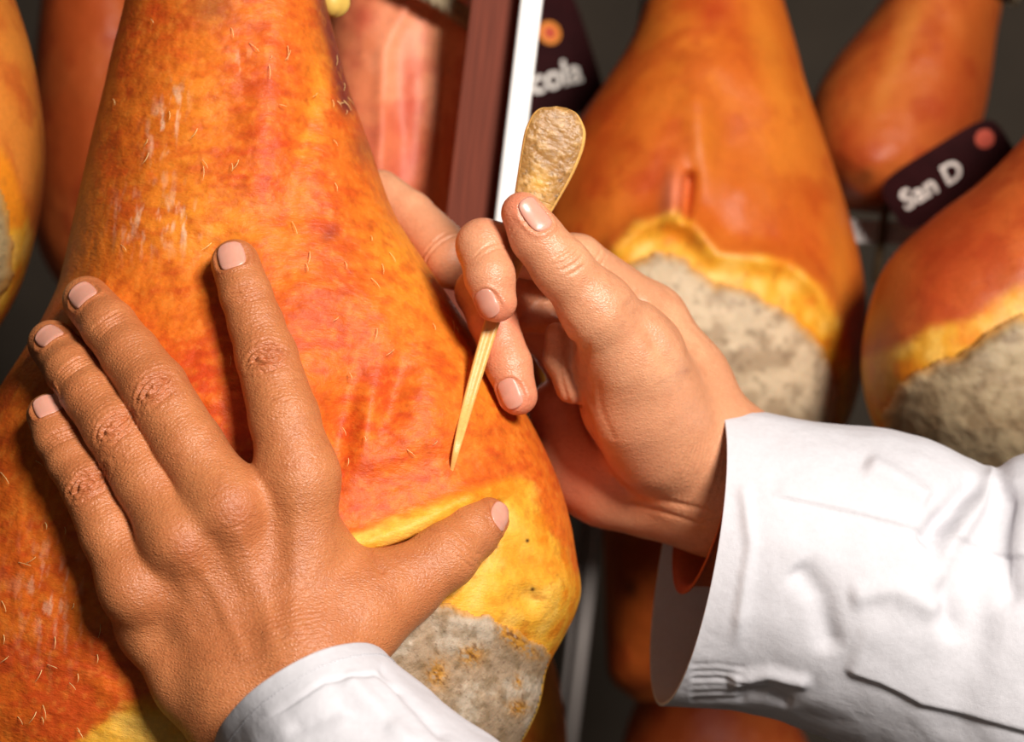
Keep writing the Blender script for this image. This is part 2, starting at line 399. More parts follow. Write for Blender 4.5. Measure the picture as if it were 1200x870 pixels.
def hang(parent, v, lean=0.0):
    '''twine from the shank straight up to the ceiling'''
    p = W(v[2].mean(0)); zs = np.linspace(p[2], 2.9, 30)
    path = np.stack([np.full(30, p[0]), np.full(30, p[1]), zs], -1)
    tv, tf = tube(path, 0.0035, 8); mesh_obj('hanging_twine', tv, tf, ROPE, parent)
def build_main():
    nv, nf, nb = 700, 430, 90
    rows = np.array(MAIN)
    # denser rows where the ham is in view
    fine = catmull(rows, 3000)
    yv = np.concatenate([np.linspace(-430, -20, 90, endpoint=False), np.linspace(-20, 890, nv - 150, endpoint=False), np.linspace(890, 1150, 60)])
    fr = np.stack([np.interp(yv, fine[:, 1], fine[:, k]) for k in range(6)], -1)
    n = 2.15
    # even spacing across the front, in x and around the edges
    thf = np.linspace(0, math.pi, nf, endpoint=False)
    th = np.concatenate([thf, np.linspace(math.pi, 2 * math.pi, nb, endpoint=False)])
    c, s = np.cos(th), np.sin(th)
    ce = np.sign(c) * np.abs(c) ** (2 / n); se = np.sign(s) * np.abs(s) ** (2 / n)
    PX = (fr[:, 0] + fr[:, 2])[:, None] / 2 + (fr[:, 2] - fr[:, 0])[:, None] / 2 * ce
    PY = np.broadcast_to(yv[:, None], PX.shape)
    D = fr[:, 4][:, None] - fr[:, 5][:, None] * se
    wgt = sstep(0.0, 0.45, np.broadcast_to(se, PX.shape))
    D = D + main_disp(PX, PY) * wgt
    v0 = U(PX, PY, D)
    nz = (fbm(v0 * 28, 4, 3) - 0.5) * 0.006 + (fbm(v0 * np.array([110, 160, 110]), 3, 4) - 0.5) * 0.0016
    D = D + nz * wgt
    v = U(PX, PY, D); p3 = v
    # ---- rind colours
    n1 = fbm(p3 * np.array([26, 40, 26]), 5, 11); n2 = fbm(p3 * np.array([110, 260, 110]), 4, 12); n3 = fbm(p3 * 300, 3, 13)
    C = np.broadcast_to(srgb(206, 95, 27), p3.shape).copy()
    C = mix(C, srgb(220, 117, 35), sstep(0.42, 0.62, n1) * 0.6)
    red = sstep(0.47, 0.66, n2 * 0.55 + (1 - n1) * 0.45)
    C = mix(C, srgb(184, 58, 24), red * 0.5)
    big = (0.9 * gauss(PX, PY, 330, 205, 85, 60) + 0.75 * gauss(PX, PY, 430, 500, 85, 90) + 0.6 * gauss(PX, PY, 235, 440, 40, 60) + 0.5 * gauss(PX, PY, 180, 60, 60, 60)
           + 0.6 * gauss(PX, PY, 300, 40, 60, 50) + 0.5 * gauss(PX, PY, 60, 700, 80, 160) + 0.45 * gauss(PX, PY, 470, 560, 90, 30, -18))
    C = mix(C, srgb(194, 54, 22), big * (0.25 + 0.9 * sstep(0.35, 0.7, n2)) * 0.75)
    yel = 0.8 * gauss(PX, PY, 470, 300, 40, 70, -25) + 0.7 * gauss(PX, PY, 370, 120, 16, 120, 12) + 0.55 * gauss(PX, PY, 215, 240, 60, 90) + 0.5 * gauss(PX, PY, 260, 270, 60, 30) + 0.6 * gauss(PX, PY, 570, 450, 30, 90, -28) + 0.4 * gauss(PX, PY, 235, 110, 40, 60)
    C = mix(C, srgb(230, 140, 40), yel * (0.5 + 0.6 * sstep(0.3, 0.6, 1 - n2)))
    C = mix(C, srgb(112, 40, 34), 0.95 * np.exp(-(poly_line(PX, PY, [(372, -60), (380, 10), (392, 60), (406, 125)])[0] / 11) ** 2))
    C = mix(C, srgb(120, 76, 40), 0.6 * gauss(PX, PY, 248, 8, 30, 26) + 0.5 * gauss(PX, PY, 425, 175, 16, 20, -30))
    C = mix(C, srgb(150, 52, 30), 0.8 * gauss(PX, PY, 387, 274, 9, 11, 35))
    # chalky dust and scuffs
    stk = fbm(p3 * np.array([420, 120, 200]), 3, 51)
    dust = 1.0 * gauss(PX, PY, 204, 125, 12, 26, 15) + 0.8 * gauss(PX, PY, 190, 165, 16, 40) + 0.8 * gauss(PX, PY, 165, 260, 30, 30) + 0.8 * gauss(PX, PY, 215, 260, 22, 30) + 0.5 * gauss(PX, PY, 60, 700, 40, 60) + 0.4 * gauss(PX, PY, 280, 70, 16, 20)
    C = mix(C, srgb(240, 200, 168), dust * sstep(0.5, 0.72, stk) * 0.85)
    C = mix(C, srgb(158, 52, 20), sstep(0.54, 0.70, n3) * 0.28)
    C = mix(C, srgb(236, 150, 60), sstep(0.56, 0.72, 1 - n3) * 0.22)
    # ---- cut face: yellow fat
    sfat = poly_in(PX, PY, FACE) + (n2 - 0.5) * 16
    fat = face_paint(PX, PY, sfat, p3)
    fat = mix(fat, srgb(226, 130, 30), 0.6 * gauss(PX, PY, 625, 660, 40, 14, 10) + 0.4 * gauss(PX, PY, 560, 640, 40, 16, -20))
    for (bx, by) in ((618, 634), (581, 641), (624, 691), (514, 722)):
        fat = mix(fat, srgb(40, 22, 12), 1.2 * gauss(PX, PY, bx, by, 2.2))
    C = mix(C, fat, sstep(-7, 7, sfat))
    base = W(U(300, 1150, .9))
    ham = empty('ham', tuple(base), 'large cured ham with mottled orange rind under the hand and the bone needle', 'ham', 'hams hanging in the curing cellar')
    N = v.shape[0]; nt = v.shape[1]
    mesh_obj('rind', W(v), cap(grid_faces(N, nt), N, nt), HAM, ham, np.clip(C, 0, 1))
    hang(ham, v)
    # ---- lard on the cut face
    def lcol(X, Y):
        q = np.stack([X / 26, Y / 26, 0 * X], -1)
        a, b2, c3 = fbm(q, 4, 61), fbm(q * 3, 4, 62), fbm(q * 9, 3, 63)
        c = np.broadcast_to(srgb(160, 134, 108), X.shape + (3,)).copy()
        c = mix(c, srgb(184, 166, 146), sstep(0.42, 0.66, a) * 0.8)
        c = mix(c, srgb(124, 100, 70), sstep(0.5, 0.7, b2) * 0.6)
        crust = 0
        for (x, y, sx, sy, an) in ((552, 768, 14, 12, 0), (530, 705, 14, 12, 10), (612, 757, 26, 9, 38), (607, 800, 5, 8, 0), (608, 830, 12, 9, 0), (512, 790, 12, 16, 0), (598, 742, 14, 9, 30)):
            crust = crust + gauss(X, Y, x, y, sx, sy, an)
        c = mix(c, srgb(186, 128, 44), crust * sstep(0.28, 0.5, c3) * 1.1)
        c = mix(c, srgb(110, 66, 24), crust * sstep(0.55, 0.7, c3))
        c = mix(c, srgb(90, 62, 40), sstep(0.72, 0.8, c3) * 0.5)
        return c
    lard_patch(main_front, LARDP, 2.2, 0.0042, ham, 'lard', lcol, LARD, 12.0)
    # ---- stray bristles on the rind, too fine and many to count
    rng = np.random.RandomState(4); V = []; Fc = []
    spots = [(rng.uniform(130, 400), rng.uniform(0, 300)) for _ in range(26)] + [(rng.uniform(250, 560), rng.uniform(250, 560)) for _ in range(24)] + [(rng.uniform(0, 120), rng.uniform(520, 860)) for _ in range(25)]
    spots += [(396 + rng.uniform(-8, 12), rng.uniform(5, 140)) for _ in range(14)]
    for x, y in spots:
        l, r, _, _ = main_params(np.array([y])); 
        if not (l[0] + 12 < x < r[0] - 3): continue
        if poly_in(np.array([x]), np.array([y]), FACE)[0] > -5: continue
        ln = rng.uniform(5, 17); an = math.radians(rng.normal(90, 45)); dx, dy = math.cos(an) * ln, math.sin(an) * ln
        pts = []
        for t in np.linspace(0, 1, 5):
            qx, qy = x + dx * t + 1.2 * math.sin(t * 3) , y + dy * t
            qx = min(qx, main_params(np.array([qy]))[1][0] - 1)
            pts.append(W(U(qx, qy, HM(qx, qy) - 0.0006 - 0.0022 * math.sin(t * 2.6) - 0.001)))
        tv, tf = tube(pts, np.linspace(0.00017, 0.00008, 5), 4)
        Fc.append(tf + sum(len(a) for a in V)); V.append(tv)
    o = mesh_obj('bristles', np.concatenate(V), np.concatenate(Fc), BRISTLE, ham); o['kind'] = 'stuff'
    # knob of bone at the hock
    u_, w_ = np.meshgrid(np.linspace(0, math.pi, 16), np.linspace(0, 2 * math.pi, 24, endpoint=False), indexing='ij')
    r = 0.0068 * (1 + 0.12 * np.sin(3 * w_) * np.sin(u_))
    c0 = U(389, 2, .905)
    kv = c0 + np.stack([r * np.sin(u_) * np.cos(w_) * 1.2, r * np.cos(u_) * 1.1, r * np.sin(u_) * np.sin(w_)], -1)
    mesh_obj('hock_knob', W(kv), grid_faces(16, 24), mat_simple('hock_bone', srgb(214, 176, 84), 0.5), ham)
    return ham
MAIN_HAM = build_main()

# ---- the hams hanging behind: same make, each with its own outline, fold and lard face
def bg_ham(label, rows, skin, reds=(), yels=(), face=None, lard=None, seed=0, disp=None, rim=(226, 160, 46), lardcol=(188, 164, 134), dark=None, nv=220, nf=170, nb=60, lard_thick=0.006, twine=True, pinks=()):
    PX, PY, D, s = ham_surface(rows, nv, nf, nb)
    wgt = sstep(0.0, 0.5, s)
    if disp is not None: D = D + disp(PX, PY) * wgt
    v = U(PX, PY, D)
    D = D + ((fbm(v * 18, 4, seed) - 0.5) * 0.010) * wgt
    v = U(PX, PY, D)
    n1 = fbm(v * 18, 4, seed + 1); n2 = fbm(v * 60, 4, seed + 2)
    C = np.broadcast_to(srgb(*skin), v.shape).copy()
    sk = np.array(skin)
    C = mix(C, srgb(*np.clip(sk * [1.08, 1.25, 1.4], 0, 255)), sstep(0.45, 0.65, n1) * 0.6)
    C = mix(C, srgb(*(sk * [.86, .6, .7])), sstep(0.48, 0.68, n2) * 0.45)
    for (x, y, sx, sy, an, k) in reds: C = mix(C, srgb(*(sk * [.84, .5, .6])), k * gauss(PX, PY, x, y, sx, sy, an))
    for (x, y, sx, sy, an, k) in yels: C = mix(C, srgb(*np.clip(sk * [1.08, 1.4, 1.5], 0, 255)), k * gauss(PX, PY, x, y, sx, sy, an))
    if dark:
        for (x, y, sx, sy, an, k) in dark: C = mix(C, srgb(70, 34, 20), k * gauss(PX, PY, x, y, sx, sy, an))
    for (x, y, sx, sy, an, k) in pinks: C = mix(C, srgb(224, 128, 92), k * gauss(PX, PY, x, y, sx, sy, an))
    if face is not None:
        sf = poly_in(PX, PY, face) + (n2 - 0.5) * 14
        C = mix(C, face_paint(PX, PY, sf, v, rim), sstep(-8, 8, sf) * (s > 0))
    base = W(v[-1].mean(0))
    h = empty('ham', tuple(base), label, 'ham', 'hams hanging in the curing cellar')
    N, nt = v.shape[:2]
    mesh_obj('rind', W(v), cap(grid_faces(N, nt), N, nt), HAMFAR, h, np.clip(C, 0, 1))
    if twine: hang(h, v)
    if lard is not None:
        # front distance by nearest section
        fl = catmull(rows, 1500)
        def dfun(X, Y):
            shp = X.shape; x = X.ravel(); y = Y.ravel(); out = np.zeros(len(x)); ok = np.zeros(len(x), bool)
            m = np.stack([(fl[:, 0] + fl[:, 2]) / 2, (fl[:, 1] + fl[:, 3]) / 2], -1); h_ = np.stack([(fl[:, 2] - fl[:, 0]) / 2, (fl[:, 3] - fl[:, 1]) / 2], -1)
            nrm = np.stack([-h_[:, 1], h_[:, 0]], -1); nrm /= np.linalg.norm(nrm, axis=1)[:, None] + 1e-9
            for a in range(0, len(x), 4000):
                q = np.stack([x[a:a + 4000], y[a:a + 4000]], -1)
                off = np.abs(q @ nrm.T - (m * nrm).sum(1)[None])
                k = off.argmin(1)
                t = ((q - m[k]) * h_[k]).sum(1) / ((h_[k] ** 2).sum(1) + 1e-9)
                tc = np.clip(t, -0.999, 0.999)
                out[a:a + 4000] = fl[k, 4] - fl[k, 5] * (1 - np.abs(tc) ** 2.15) ** (1 / 2.15); ok[a:a + 4000] = np.abs(t) < 0.97
            out = out.reshape(shp)
            if disp is not None: out = out + disp(X, Y)
            return out - 0.003, ok.reshape(shp)
        lc = np.array(lardcol)
        def lcol(X, Y):
            q = np.stack([X / 62, Y / 62, 0 * X + seed], -1)
            a, b2, c3 = fbm(q, 4, 61), fbm(q * 2.5, 4, 62), fbm(q * 7, 3, 63)
            c = np.broadcast_to(srgb(*lc), X.shape + (3,)).copy()
            c = mix(c, srgb(*np.clip(lc * 1.12, 0, 255)), sstep(0.40, 0.66, a) * 0.8)
            c = mix(c, srgb(*(lc * [.72, .64, .55])), sstep(0.46, 0.7, b2) * 0.6)
            c = mix(c, srgb(*(lc * [.55, .45, .35])), sstep(0.6, 0.72, c3) * 0.4)
            return c
        lard_patch(dfun, lard, 3.0, lard_thick, h, 'lard', lcol, LARDFAR, 18.0)
    return h, v

def rope_loop(parent, L_, R_, dc, b, name='twine', r=0.0035, turns=2, lead=None):
    """twine wound round the shank between two pixel points, then led up to the rack"""
    th = np.linspace(0, 2 * math.pi * turns, 60 * turns)
    t = np.linspace(-1, 1, len(th))
    mx, my = (L_[0] + R_[0]) / 2, (L_[1] + R_[1]) / 2; hx, hy = (R_[0] - L_[0]) / 2, (R_[1] - L_[1]) / 2
    PX = mx + hx * np.cos(th) * 1.03 + 0; PY = my + hy * np.cos(th) + t * 8; D = dc - b * 1.06 * np.sin(th)
    p = W(U(PX, PY, D))
    # three strands laid round the path
    T = np.gradient(p, axis=0); T /= np.linalg.norm(T, axis=1)[:, None]
    A = np.cross(T, np.array([0.2, 0.3, 0.93])); A /= np.linalg.norm(A, axis=1)[:, None]; B = np.cross(T, A)
    arc = np.concatenate([[0], np.cumsum(np.linalg.norm(np.diff(p, axis=0), axis=1))]); V_, F_ = [], []
    fine = np.linspace(0, arc[-1], 700); ip = lambda M: np.stack([np.interp(fine, arc, M[:, q]) for q in range(3)], -1)
    for k in range(3):
        ph = fine / (r * 5.5) * 2 * math.pi + k * 2 * math.pi / 3
        tv, tf = tube(ip(p) + r * 0.55 * (ip(A) * np.cos(ph)[:, None] + ip(B) * np.sin(ph)[:, None]), r * 0.62, 8)
        F_.append(tf + sum(len(q) for q in V_)); V_.append(tv)
    tv, tf = np.concatenate(V_), np.concatenate(F_)
    return mesh_obj(name, tv, tf, ROPE, parent)

# big ham right of centre
BIG = [(838, -150, 885, -150, 1.30, .02), (820, -110, 895, -110, 1.30, .04), (790, -50, 905, -50, 1.30, .05), (758, 0, 918, 0, 1.29, .06), (738, 50, 932, 50, 1.28, .07), (706, 100, 945, 100, 1.27, .078),
       (672, 150, 962, 150, 1.265, .085), (640, 220, 985, 220, 1.26, .095), (622, 290, 1005, 290, 1.255, .10), (612, 350, 1015, 350, 1.25, .105), (612, 410, 1015, 410, 1.25, .105), (622, 460, 1006, 460, 1.25, .10), (645, 505, 988, 505, 1.25, .09), (700, 560, 940, 560, 1.25, .06), (760, 590, 880, 590, 1.25, .02)]
BIGFACE = [(690, 330), (722, 290), (745, 262), (790, 248), (812, 262), (842, 296), (885, 300), (925, 305), (962, 335), (985, 380), (1004, 430), (1010, 600), (640, 600), (640, 400)]
BIGLARD = [(700, 350), (730, 308), (770, 290), (805, 300), (840, 330), (890, 345), (930, 365), (962, 400), (985, 445), (980, 500), (940, 555), (720, 555), (660, 480)]
def big_disp(px, py):
    z = 0.014 * np.exp(-(poly_line(px, py, [(807, 208), (803, 252)])[0] / 6) ** 2)
    z -= 0.010 * gauss(px, py, 790, 228, 12, 34, 8) + 0.010 * gauss(px, py, 820, 170, 16, 80, -5) * 0.5
    z -= 0.010 * np.exp(-(poly_line(px, py, [(722, 290), (752, 264), (790, 250), (812, 264), (842, 298), (885, 302), (925, 307), (962, 337), (985, 382), (1002, 435)])[0] / 15) ** 2)
    z += 0.006 * gauss(px, py, 860, 150, 30, 60, 10)
    return z
big, bigv = bg_ham('broad amber ham right of the white-edged post, grey lard face with wavy yellow rim', BIG, (196, 94, 28),
       reds=((835, 12, 26, 22, 0, .8), (700, 190, 30, 90, 20, .5), (760, 215, 25, 40, 0, .35), (910, 250, 60, 60, 0, .3)), yels=((900, 60, 20, 90, -15, .5), (830, 160, 25, 60, 0, .4), (985, 330, 14, 80, 0, .5), (905, 200, 40, 60, 0, .3)), face=BIGFACE, lard=BIGLARD, seed=100, disp=big_disp, pinks=((790, 226, 12, 26, 8, .9),))

# pale pink ham between the worked ham and the post
PINK = [(430, -190, 520, -190, 1.20, .02), (415, -130, 530, -130, 1.20, .045), (398, -60, 540, -60, 1.20, .055), (388, 0, 551, 0, 1.20, .06), (375, 60, 552, 60, 1.20, .064), (362, 130, 548, 130, 1.20, .07), (350, 190, 540, 190, 1.20, .072), (345, 240, 530, 240, 1.20, .07), (350, 290, 512, 290, 1.20, .06), (370, 340, 490, 340, 1.20, .045), (400, 380, 450, 380, 1.20, .01)]
def pink_disp(px, py):
    return (0.005 * gauss(px, py, 470, 150, 16, 90, 0) - 0.003 * np.exp(-(poly_line(px, py, [(478, 0), (450, 60), (446, 200)])[0] / 10) ** 2) - 0.003 * np.exp(-(poly_line(px, py, [(520, 90), (512, 250)])[0] / 9) ** 2))
pink, pinkv = bg_ham('small pinkish ham tied with grey twine beside the white-edged post', PINK, (228, 130, 88), reds=((480, 110, 14, 60, 0, .6), (470, 200, 30, 40, 0, .5), (425, 20, 16, 16, 0, .6)), yels=((520, 40, 20, 30, 0, .5),), seed=140, disp=pink_disp)
rope_loop(pink, (400, -78), (558, 34), 1.19, .066, r=0.0038)

# ham at the top right, leaning
TOPR = [(1125, -160, 1195, -130, 1.45, .02), (1095, -100, 1190, -60, 1.45, .05), (1060, -40, 1178, -10, 1.44, .06), (1020, 20, 1168, 40, 1.43, .07), (975, 75, 1160, 100, 1.42, .078), (950, 125, 1148, 150, 1.41, .082), (948, 175, 1118, 205, 1.40, .08), (968, 222, 1072, 240, 1.40, .06), (990, 246, 1040, 252, 1.40, .015)]
topr, toprv = bg_ham('slender brown ham leaning behind the broad amber ham', TOPR, (184, 88, 34), reds=((1110, 130, 40, 60, 20, .6), (1000, 180, 30, 30, 0, .4)), yels=((1055, 60, 12, 80, 22, .6),), seed=180, dark=((1015, 205, 10, 8, 0, .6),))
rope_loop(topr, (1050, -52), (1186, -8), 1.44, .062, r=0.0035)

# ham at the right edge
RIGHT = [(1300, 20, 1400, 60, 1.14, .02), (1255, 85, 1420, 160, 1.14, .05), (1205, 155, 1425, 240, 1.14, .07), (1150, 212, 1415, 320, 1.14, .085), (1090, 258, 1395, 400, 1.14, .095), (1040, 308, 1370, 460, 1.14, .10), (1016, 370, 1340, 515, 1.14, .10), (1010, 440, 1310, 560, 1.14, .09), (1030, 510, 1250, 600, 1.14, .06), (1090, 575, 1170, 610, 1.14, .015)]
RFACE = [(1005, 420), (1060, 405), (1090, 385), (1130, 378), (1170, 350), (1215, 330), (1300, 380), (1320, 640), (1000, 640)]
RLARD = [(1050, 445), (1085, 430), (1120, 410), (1160, 385), (1200, 365), (1290, 420), (1280, 590), (1060, 590), (1025, 520)]
right, rightv = bg_ham('reddish brown ham with yellow fold over mottled lard, beside the broad amber ham', RIGHT, (176, 76, 30), reds=((1120, 300, 50, 60, 0, .5),), yels=((1045, 330, 20, 60, 10, .6), (1190, 330, 30, 20, 0, .3)), face=RFACE, lard=RLARD, seed=220, rim=(212, 148, 42), lardcol=(164, 142, 110), lard_thick=0.012)

# hams at the left edge
LEFTA = [(-120, -140, -40, -140, 1.02, .02), (-150, -80, -15, -80, 1.02, .05), (-175, -20, 10, -20, 1.02, .07), (-190, 50, 34, 50, 1.02, .08), (-195, 120, 48, 120, 1.02, .086), (-195, 180, 53, 180, 1.02, .088), (-190, 240, 49, 240, 1.02, .088), (-180, 300, 36, 300, 1.02, .084), (-160, 350, 18, 350, 1.02, .075), (-130, 395, -10, 395, 1.02, .055), (-90, 425, -45, 425, 1.02, .015)]
LAFACE = [(-40, 150), (0, 175), (18, 210), (34, 260), (46, 300), (60, 460), (-220, 460), (-220, 200)]
LALARD = [(-60, 190), (-10, 200), (8, 235), (18, 280), (14, 330), (-10, 370), (-120, 380), (-150, 250)]
bg_ham('brown ham with yellow-rimmed lard face hanging left of the worked ham', LEFTA, (192, 104, 36), face=LAFACE, lard=LALARD, seed=260, rim=(216, 156, 46), lardcol=(160, 138, 98))
LEFTB = [(70, -120, 130, -120, 1.5, .02), (58, -60, 160, -60, 1.5, .05), (48, 0, 180, 0, 1.5, .06), (40, 80, 200, 80, 1.5, .07), (34, 160, 215, 160, 1.5, .075), (34, 230, 220, 230, 1.5, .075), (45, 290, 210, 290, 1.5, .065), (70, 335, 180, 335, 1.5, .04), (95, 355, 150, 355, 1.5, .01)]
bg_ham('smooth reddish ham far back in the gap left of the worked ham', LEFTB, (176, 76, 32), seed=300)

# hams in the gap under the right hand
LOWA = [(690, 470, 760, 470, 1.56, .02), (700, 520, 800, 520, 1.56, .05), (704, 570, 830, 570, 1.56, .07), (706, 630, 860, 630, 1.56, .078), (708, 690, 858, 690, 1.56, .08), (710, 750, 850, 750, 1.56, .072), (715, 795, 830, 795, 1.56, .05), (745, 822, 800, 822, 1.56, .012)]
bg_ham('ruddy ham with a dark bruise in the gap under the wrist', LOWA, (196, 92, 34), seed=340, reds=((770, 640, 30, 20, 0, .6),), dark=((738, 690, 10, 12, 0, .8),))
LOWB = [(540, 640, 600, 640, 1.19, .02), (520, 690, 622, 690, 1.19, .045), (505, 750, 640, 750, 1.19, .055), (495, 800, 655, 800, 1.19, .06), (490, 860, 664, 860, 1.19, .06), (495, 920, 660, 920, 1.19, .055), (520, 970, 630, 970, 1.19, .035), (555, 995, 600, 995, 1.19, .01)]
bg_ham('narrow amber ham showing below the corner of the worked ham', LOWB, (206, 112, 38), seed=380, twine=False, yels=((640, 830, 14, 60, 0, .6),))
LOWC = [(800, 760, 860, 760, 1.75, .02), (760, 800, 900, 800, 1.75, .05), (735, 850, 935, 850, 1.75, .07), (725, 910, 960, 910, 1.75, .08), (730, 980, 965, 980, 1.75, .08), (760, 1040, 940, 1040, 1.75, .06), (810, 1080, 890, 1080, 1.75, .015)]
bg_ham('smooth reddish ham low behind the white sleeve', LOWC, (176, 76, 32), seed=420, twine=False)

# ------------------------------------------------------------------ rack: posts, rail, paper tags
post = empty('rack_post', tuple(W(U(np.array(575.), 435., 1.08)) * np.array([1, 1, 0])), 'tall brown rack post with a bright white front edge', 'rack post', 'uprights of the ham rack')
def post_edge(px0, d): return float(W(U(px0, 0, d))[0] + (W(U(px0, 0, d))[2] - CAM[2]) * 0), d
def vx(px, py, d):                             # world x of the vertical line through a pixel at distance d
    return float(W(U(float(px), float(py), d))[0])
box_mesh('post_face', (vx(552, 0, 1.08), 1.08, 0.0), (vx(613, 0, 1.08), 1.095, 2.9), POSTB, post, 0.001)
box_mesh('post_edge', (vx(610, 0, 1.065), 1.062, 0.0), (vx(636, 0, 1.065), 1.10, 2.9), POSTW, post, 0.0015)
post2 = empty('rack_post', (vx(694, 640, 1.42), 1.42, 0.0), 'dull grey rack post seen in the gap beside the worked ham', 'rack post', 'uprights of the ham rack')
box_mesh('post_face', (vx(687, 640, 1.42), 1.42, 0.0), (vx(705, 640, 1.42), 1.45, 2.9), STEEL, post2, 0.002)
box_mesh('post_edge', (vx(678, 640, 1.42), 1.43, 0.0), (vx(687.5, 640, 1.42), 1.46, 2.9), STEEL, post2, 0.002)

# white rail glimpsed on the right with a dark cord over it
rv = [U(960, 262, 1.36), U(1085, 268, 1.36)]
rail_v = []
for (x, y, d) in ((930, 257, 1.36), (1120, 266, 1.36)):
    for (dy, dd) in ((-3, 0), (24, 0), (24, .02), (-3, .02)): rail_v.append(W(U(x, y + dy, d + dd)))
tag(mesh_obj('rack_rail', rail_v, [(0, 3, 2, 1), (4, 5, 6, 7), (0, 1, 5, 4), (1, 2, 6, 5), (2, 3, 7, 6), (3, 0, 4, 7)], mat_simple('pale_rail', srgb(190, 176, 170), 0.5), smooth=False), 'pale flat rail crossing the gap between two hams', 'rail')
cv, cf = tube(W(U(np.array([1046, 1040, 1036, 1034, 1030, 1026]), np.array([200, 232, 255, 275, 300, 330]), np.array([1.36, 1.352, 1.349, 1.349, 1.352, 1.36]))), 0.003, 8)
tag(mesh_obj('hanging_cord', cv, cf, mat_simple('brown_cord', srgb(84, 62, 36), 0.9)), 'brown cord hanging over the pale flat rail', 'cord')

def text_mesh(txt, size, shear=0.0):
    cu = bpy.data.curves.new('lettering', 'FONT'); cu.body = txt; cu.size = size; cu.shear = shear; cu.align_x = 'CENTER'; cu.align_y = 'CENTER'; cu.offset = size * 0.02; cu.resolution_u = 4
    o = bpy.data.objects.new('lettering', cu); COL.objects.link(o)
    dg = bpy.context.evaluated_depsgraph_get(); dg.update()
    me = o.evaluated_get(dg).to_mesh()
    v = np.array([tuple(x.co) for x in me.vertices]); f = [tuple(p.vertices) for p in me.polygons]
    o.evaluated_get(dg).to_mesh_clear(); bpy.data.objects.remove(o); bpy.data.curves.remove(cu)
    return v, f

def paper_tag(label, cpx, cpy, d, wpx, hpx, ang, bend, txt, tpos, tsize, dot, dotr, dotcol, yaw=0.0, shear=0.2, ink=None):
    """a bent maroon paper tag; local u right, v up in the tag's own plane, metres"""
    s = d / F; a = math.radians(ang); yw = math.radians(yaw)
    c0 = U(cpx, cpy, d)
    ru = np.array([math.cos(a) * math.cos(yw), math.sin(a) * math.cos(yw), math.sin(yw)]); rv_ = np.array([-math.sin(a), math.cos(a), 0]); rn = np.cross(ru, rv_)
    rn = rn if rn[2] < 0 else -rn
    Wd, Hd = wpx * s, hpx * s
    def P(u_, v_, lift=0.0):
        u_, v_ = np.asarray(u_, float), np.asarray(v_, float)
        return c0 + u_[..., None] * ru + v_[..., None] * rv_ + (lift - bend * (u_ / Wd) ** 2)[..., None] * rn
    n = 25
    uu, vv = np.meshgrid(np.linspace(-1, 1, n), np.linspace(-1, 1, n))
    k = np.maximum(np.abs(uu), np.abs(vv)); rr = (np.abs(uu) ** 5 + np.abs(vv) ** 5) ** (1 / 5) + 1e-9
    uu, vv = uu * k / rr, vv * k / rr
    f1, f2 = P(uu * Wd / 2, vv * Hd / 2, 0.0 * uu), P(uu * Wd / 2, vv * Hd / 2, 0.0 * uu - 0.0008)
    g = grid_faces(n, n, False)
    t = empty('paper_tag', tuple(W(c0)), label, 'tag', 'maroon paper tags on the hams')
    o = mesh_obj('card', W(np.concatenate([f1.reshape(-1, 3), f2.reshape(-1, 3)])), np.concatenate([g, g[:, ::-1] + n * n]), TAGM, t)
    v, f = text_mesh(txt, tsize * s, shear)
    mesh_obj('lettering', W(P(v[:, 0] + tpos[0] * s, v[:, 1] + tpos[1] * s, 0 * v[:, 0] + 0.0006)), f, ink or TAGW, t, smooth=False)
    for rad, col, lf, nm in ((dotr, dotcol[0], .0005, 'seal'), (dotr * .55, dotcol[1], .0008, 'seal_centre')):
        th = np.linspace(0, 2 * math.pi, 28, endpoint=False)
        ring = np.stack([np.cos(th), np.sin(th)], -1) * rad * s + np.array(dot) * s
        pts = np.concatenate([[np.array(dot) * s], ring])
        mesh_obj(nm, W(P(pts[:, 0], pts[:, 1], 0 * pts[:, 0] + lf)), [(0, i + 1, (i + 1) % 28 + 1) for i in range(28)], col, t, smooth=False)
    return t
paper_tag('maroon paper tag with orange seal and pale lettering behind the white-edged post', 645, 62, 1.45, 112, 156, 18, 0.02, 'icola', (-9, -29), 42, (7, 23), 14, (TAGO, TAGR), yaw=20, shear=0.15)
paper_tag('maroon paper tag with pale lettering and red seal between the two right hams', 1112, 205, 1.29, 156, 74, 32, 0.02, 'San D', (-24, 0), 33, (56, 14), 11, (TAGR, TAGR), yaw=-15, shear=0.1)

# ------------------------------------------------------------------ signed-distance modelling of the hands
class Limb:
    def __init__(self): self.segs = []
def seg(p, a, b, ra, rb, flat=None):
    ab = b - a; ap = p - a
    if flat is not None:
        nrm, k = flat
        ap = ap + (ap @ nrm)[:, None] * nrm * (k - 1); ab = ab + (ab @ nrm) * nrm * (k - 1)
    t = np.clip((ap @ ab) / (ab @ ab + 1e-12), 0, 1)
    d = np.linalg.norm(ap - t[:, None] * ab, axis=1) - (ra + (rb - ra) * t)
    return d
def smin(a, b, k):
    h = np.clip(0.5 + 0.5 * (b - a) / k, 0, 1)
    return b + (a - b) * h - k * h * (1 - h)

def J(px, py, d, rpx):                        # joint: view position and radius in metres
    return (U(px, py, d), rpx * d / F)
def chain(p, joints, k=0.004, flat=None):
    r = None
    for (a, ra), (b, rb) in zip(joints[:-1], joints[1:]):
        s = seg(p, a, b, ra, rb, flat)
        r = s if r is None else smin(r, s, k)
    return r
def ball(p, j, scale=(1, 1, 1)):
    c, r = j; q = (p - c) / np.array(scale)
    return (np.linalg.norm(q, axis=1) - r) * min(scale)

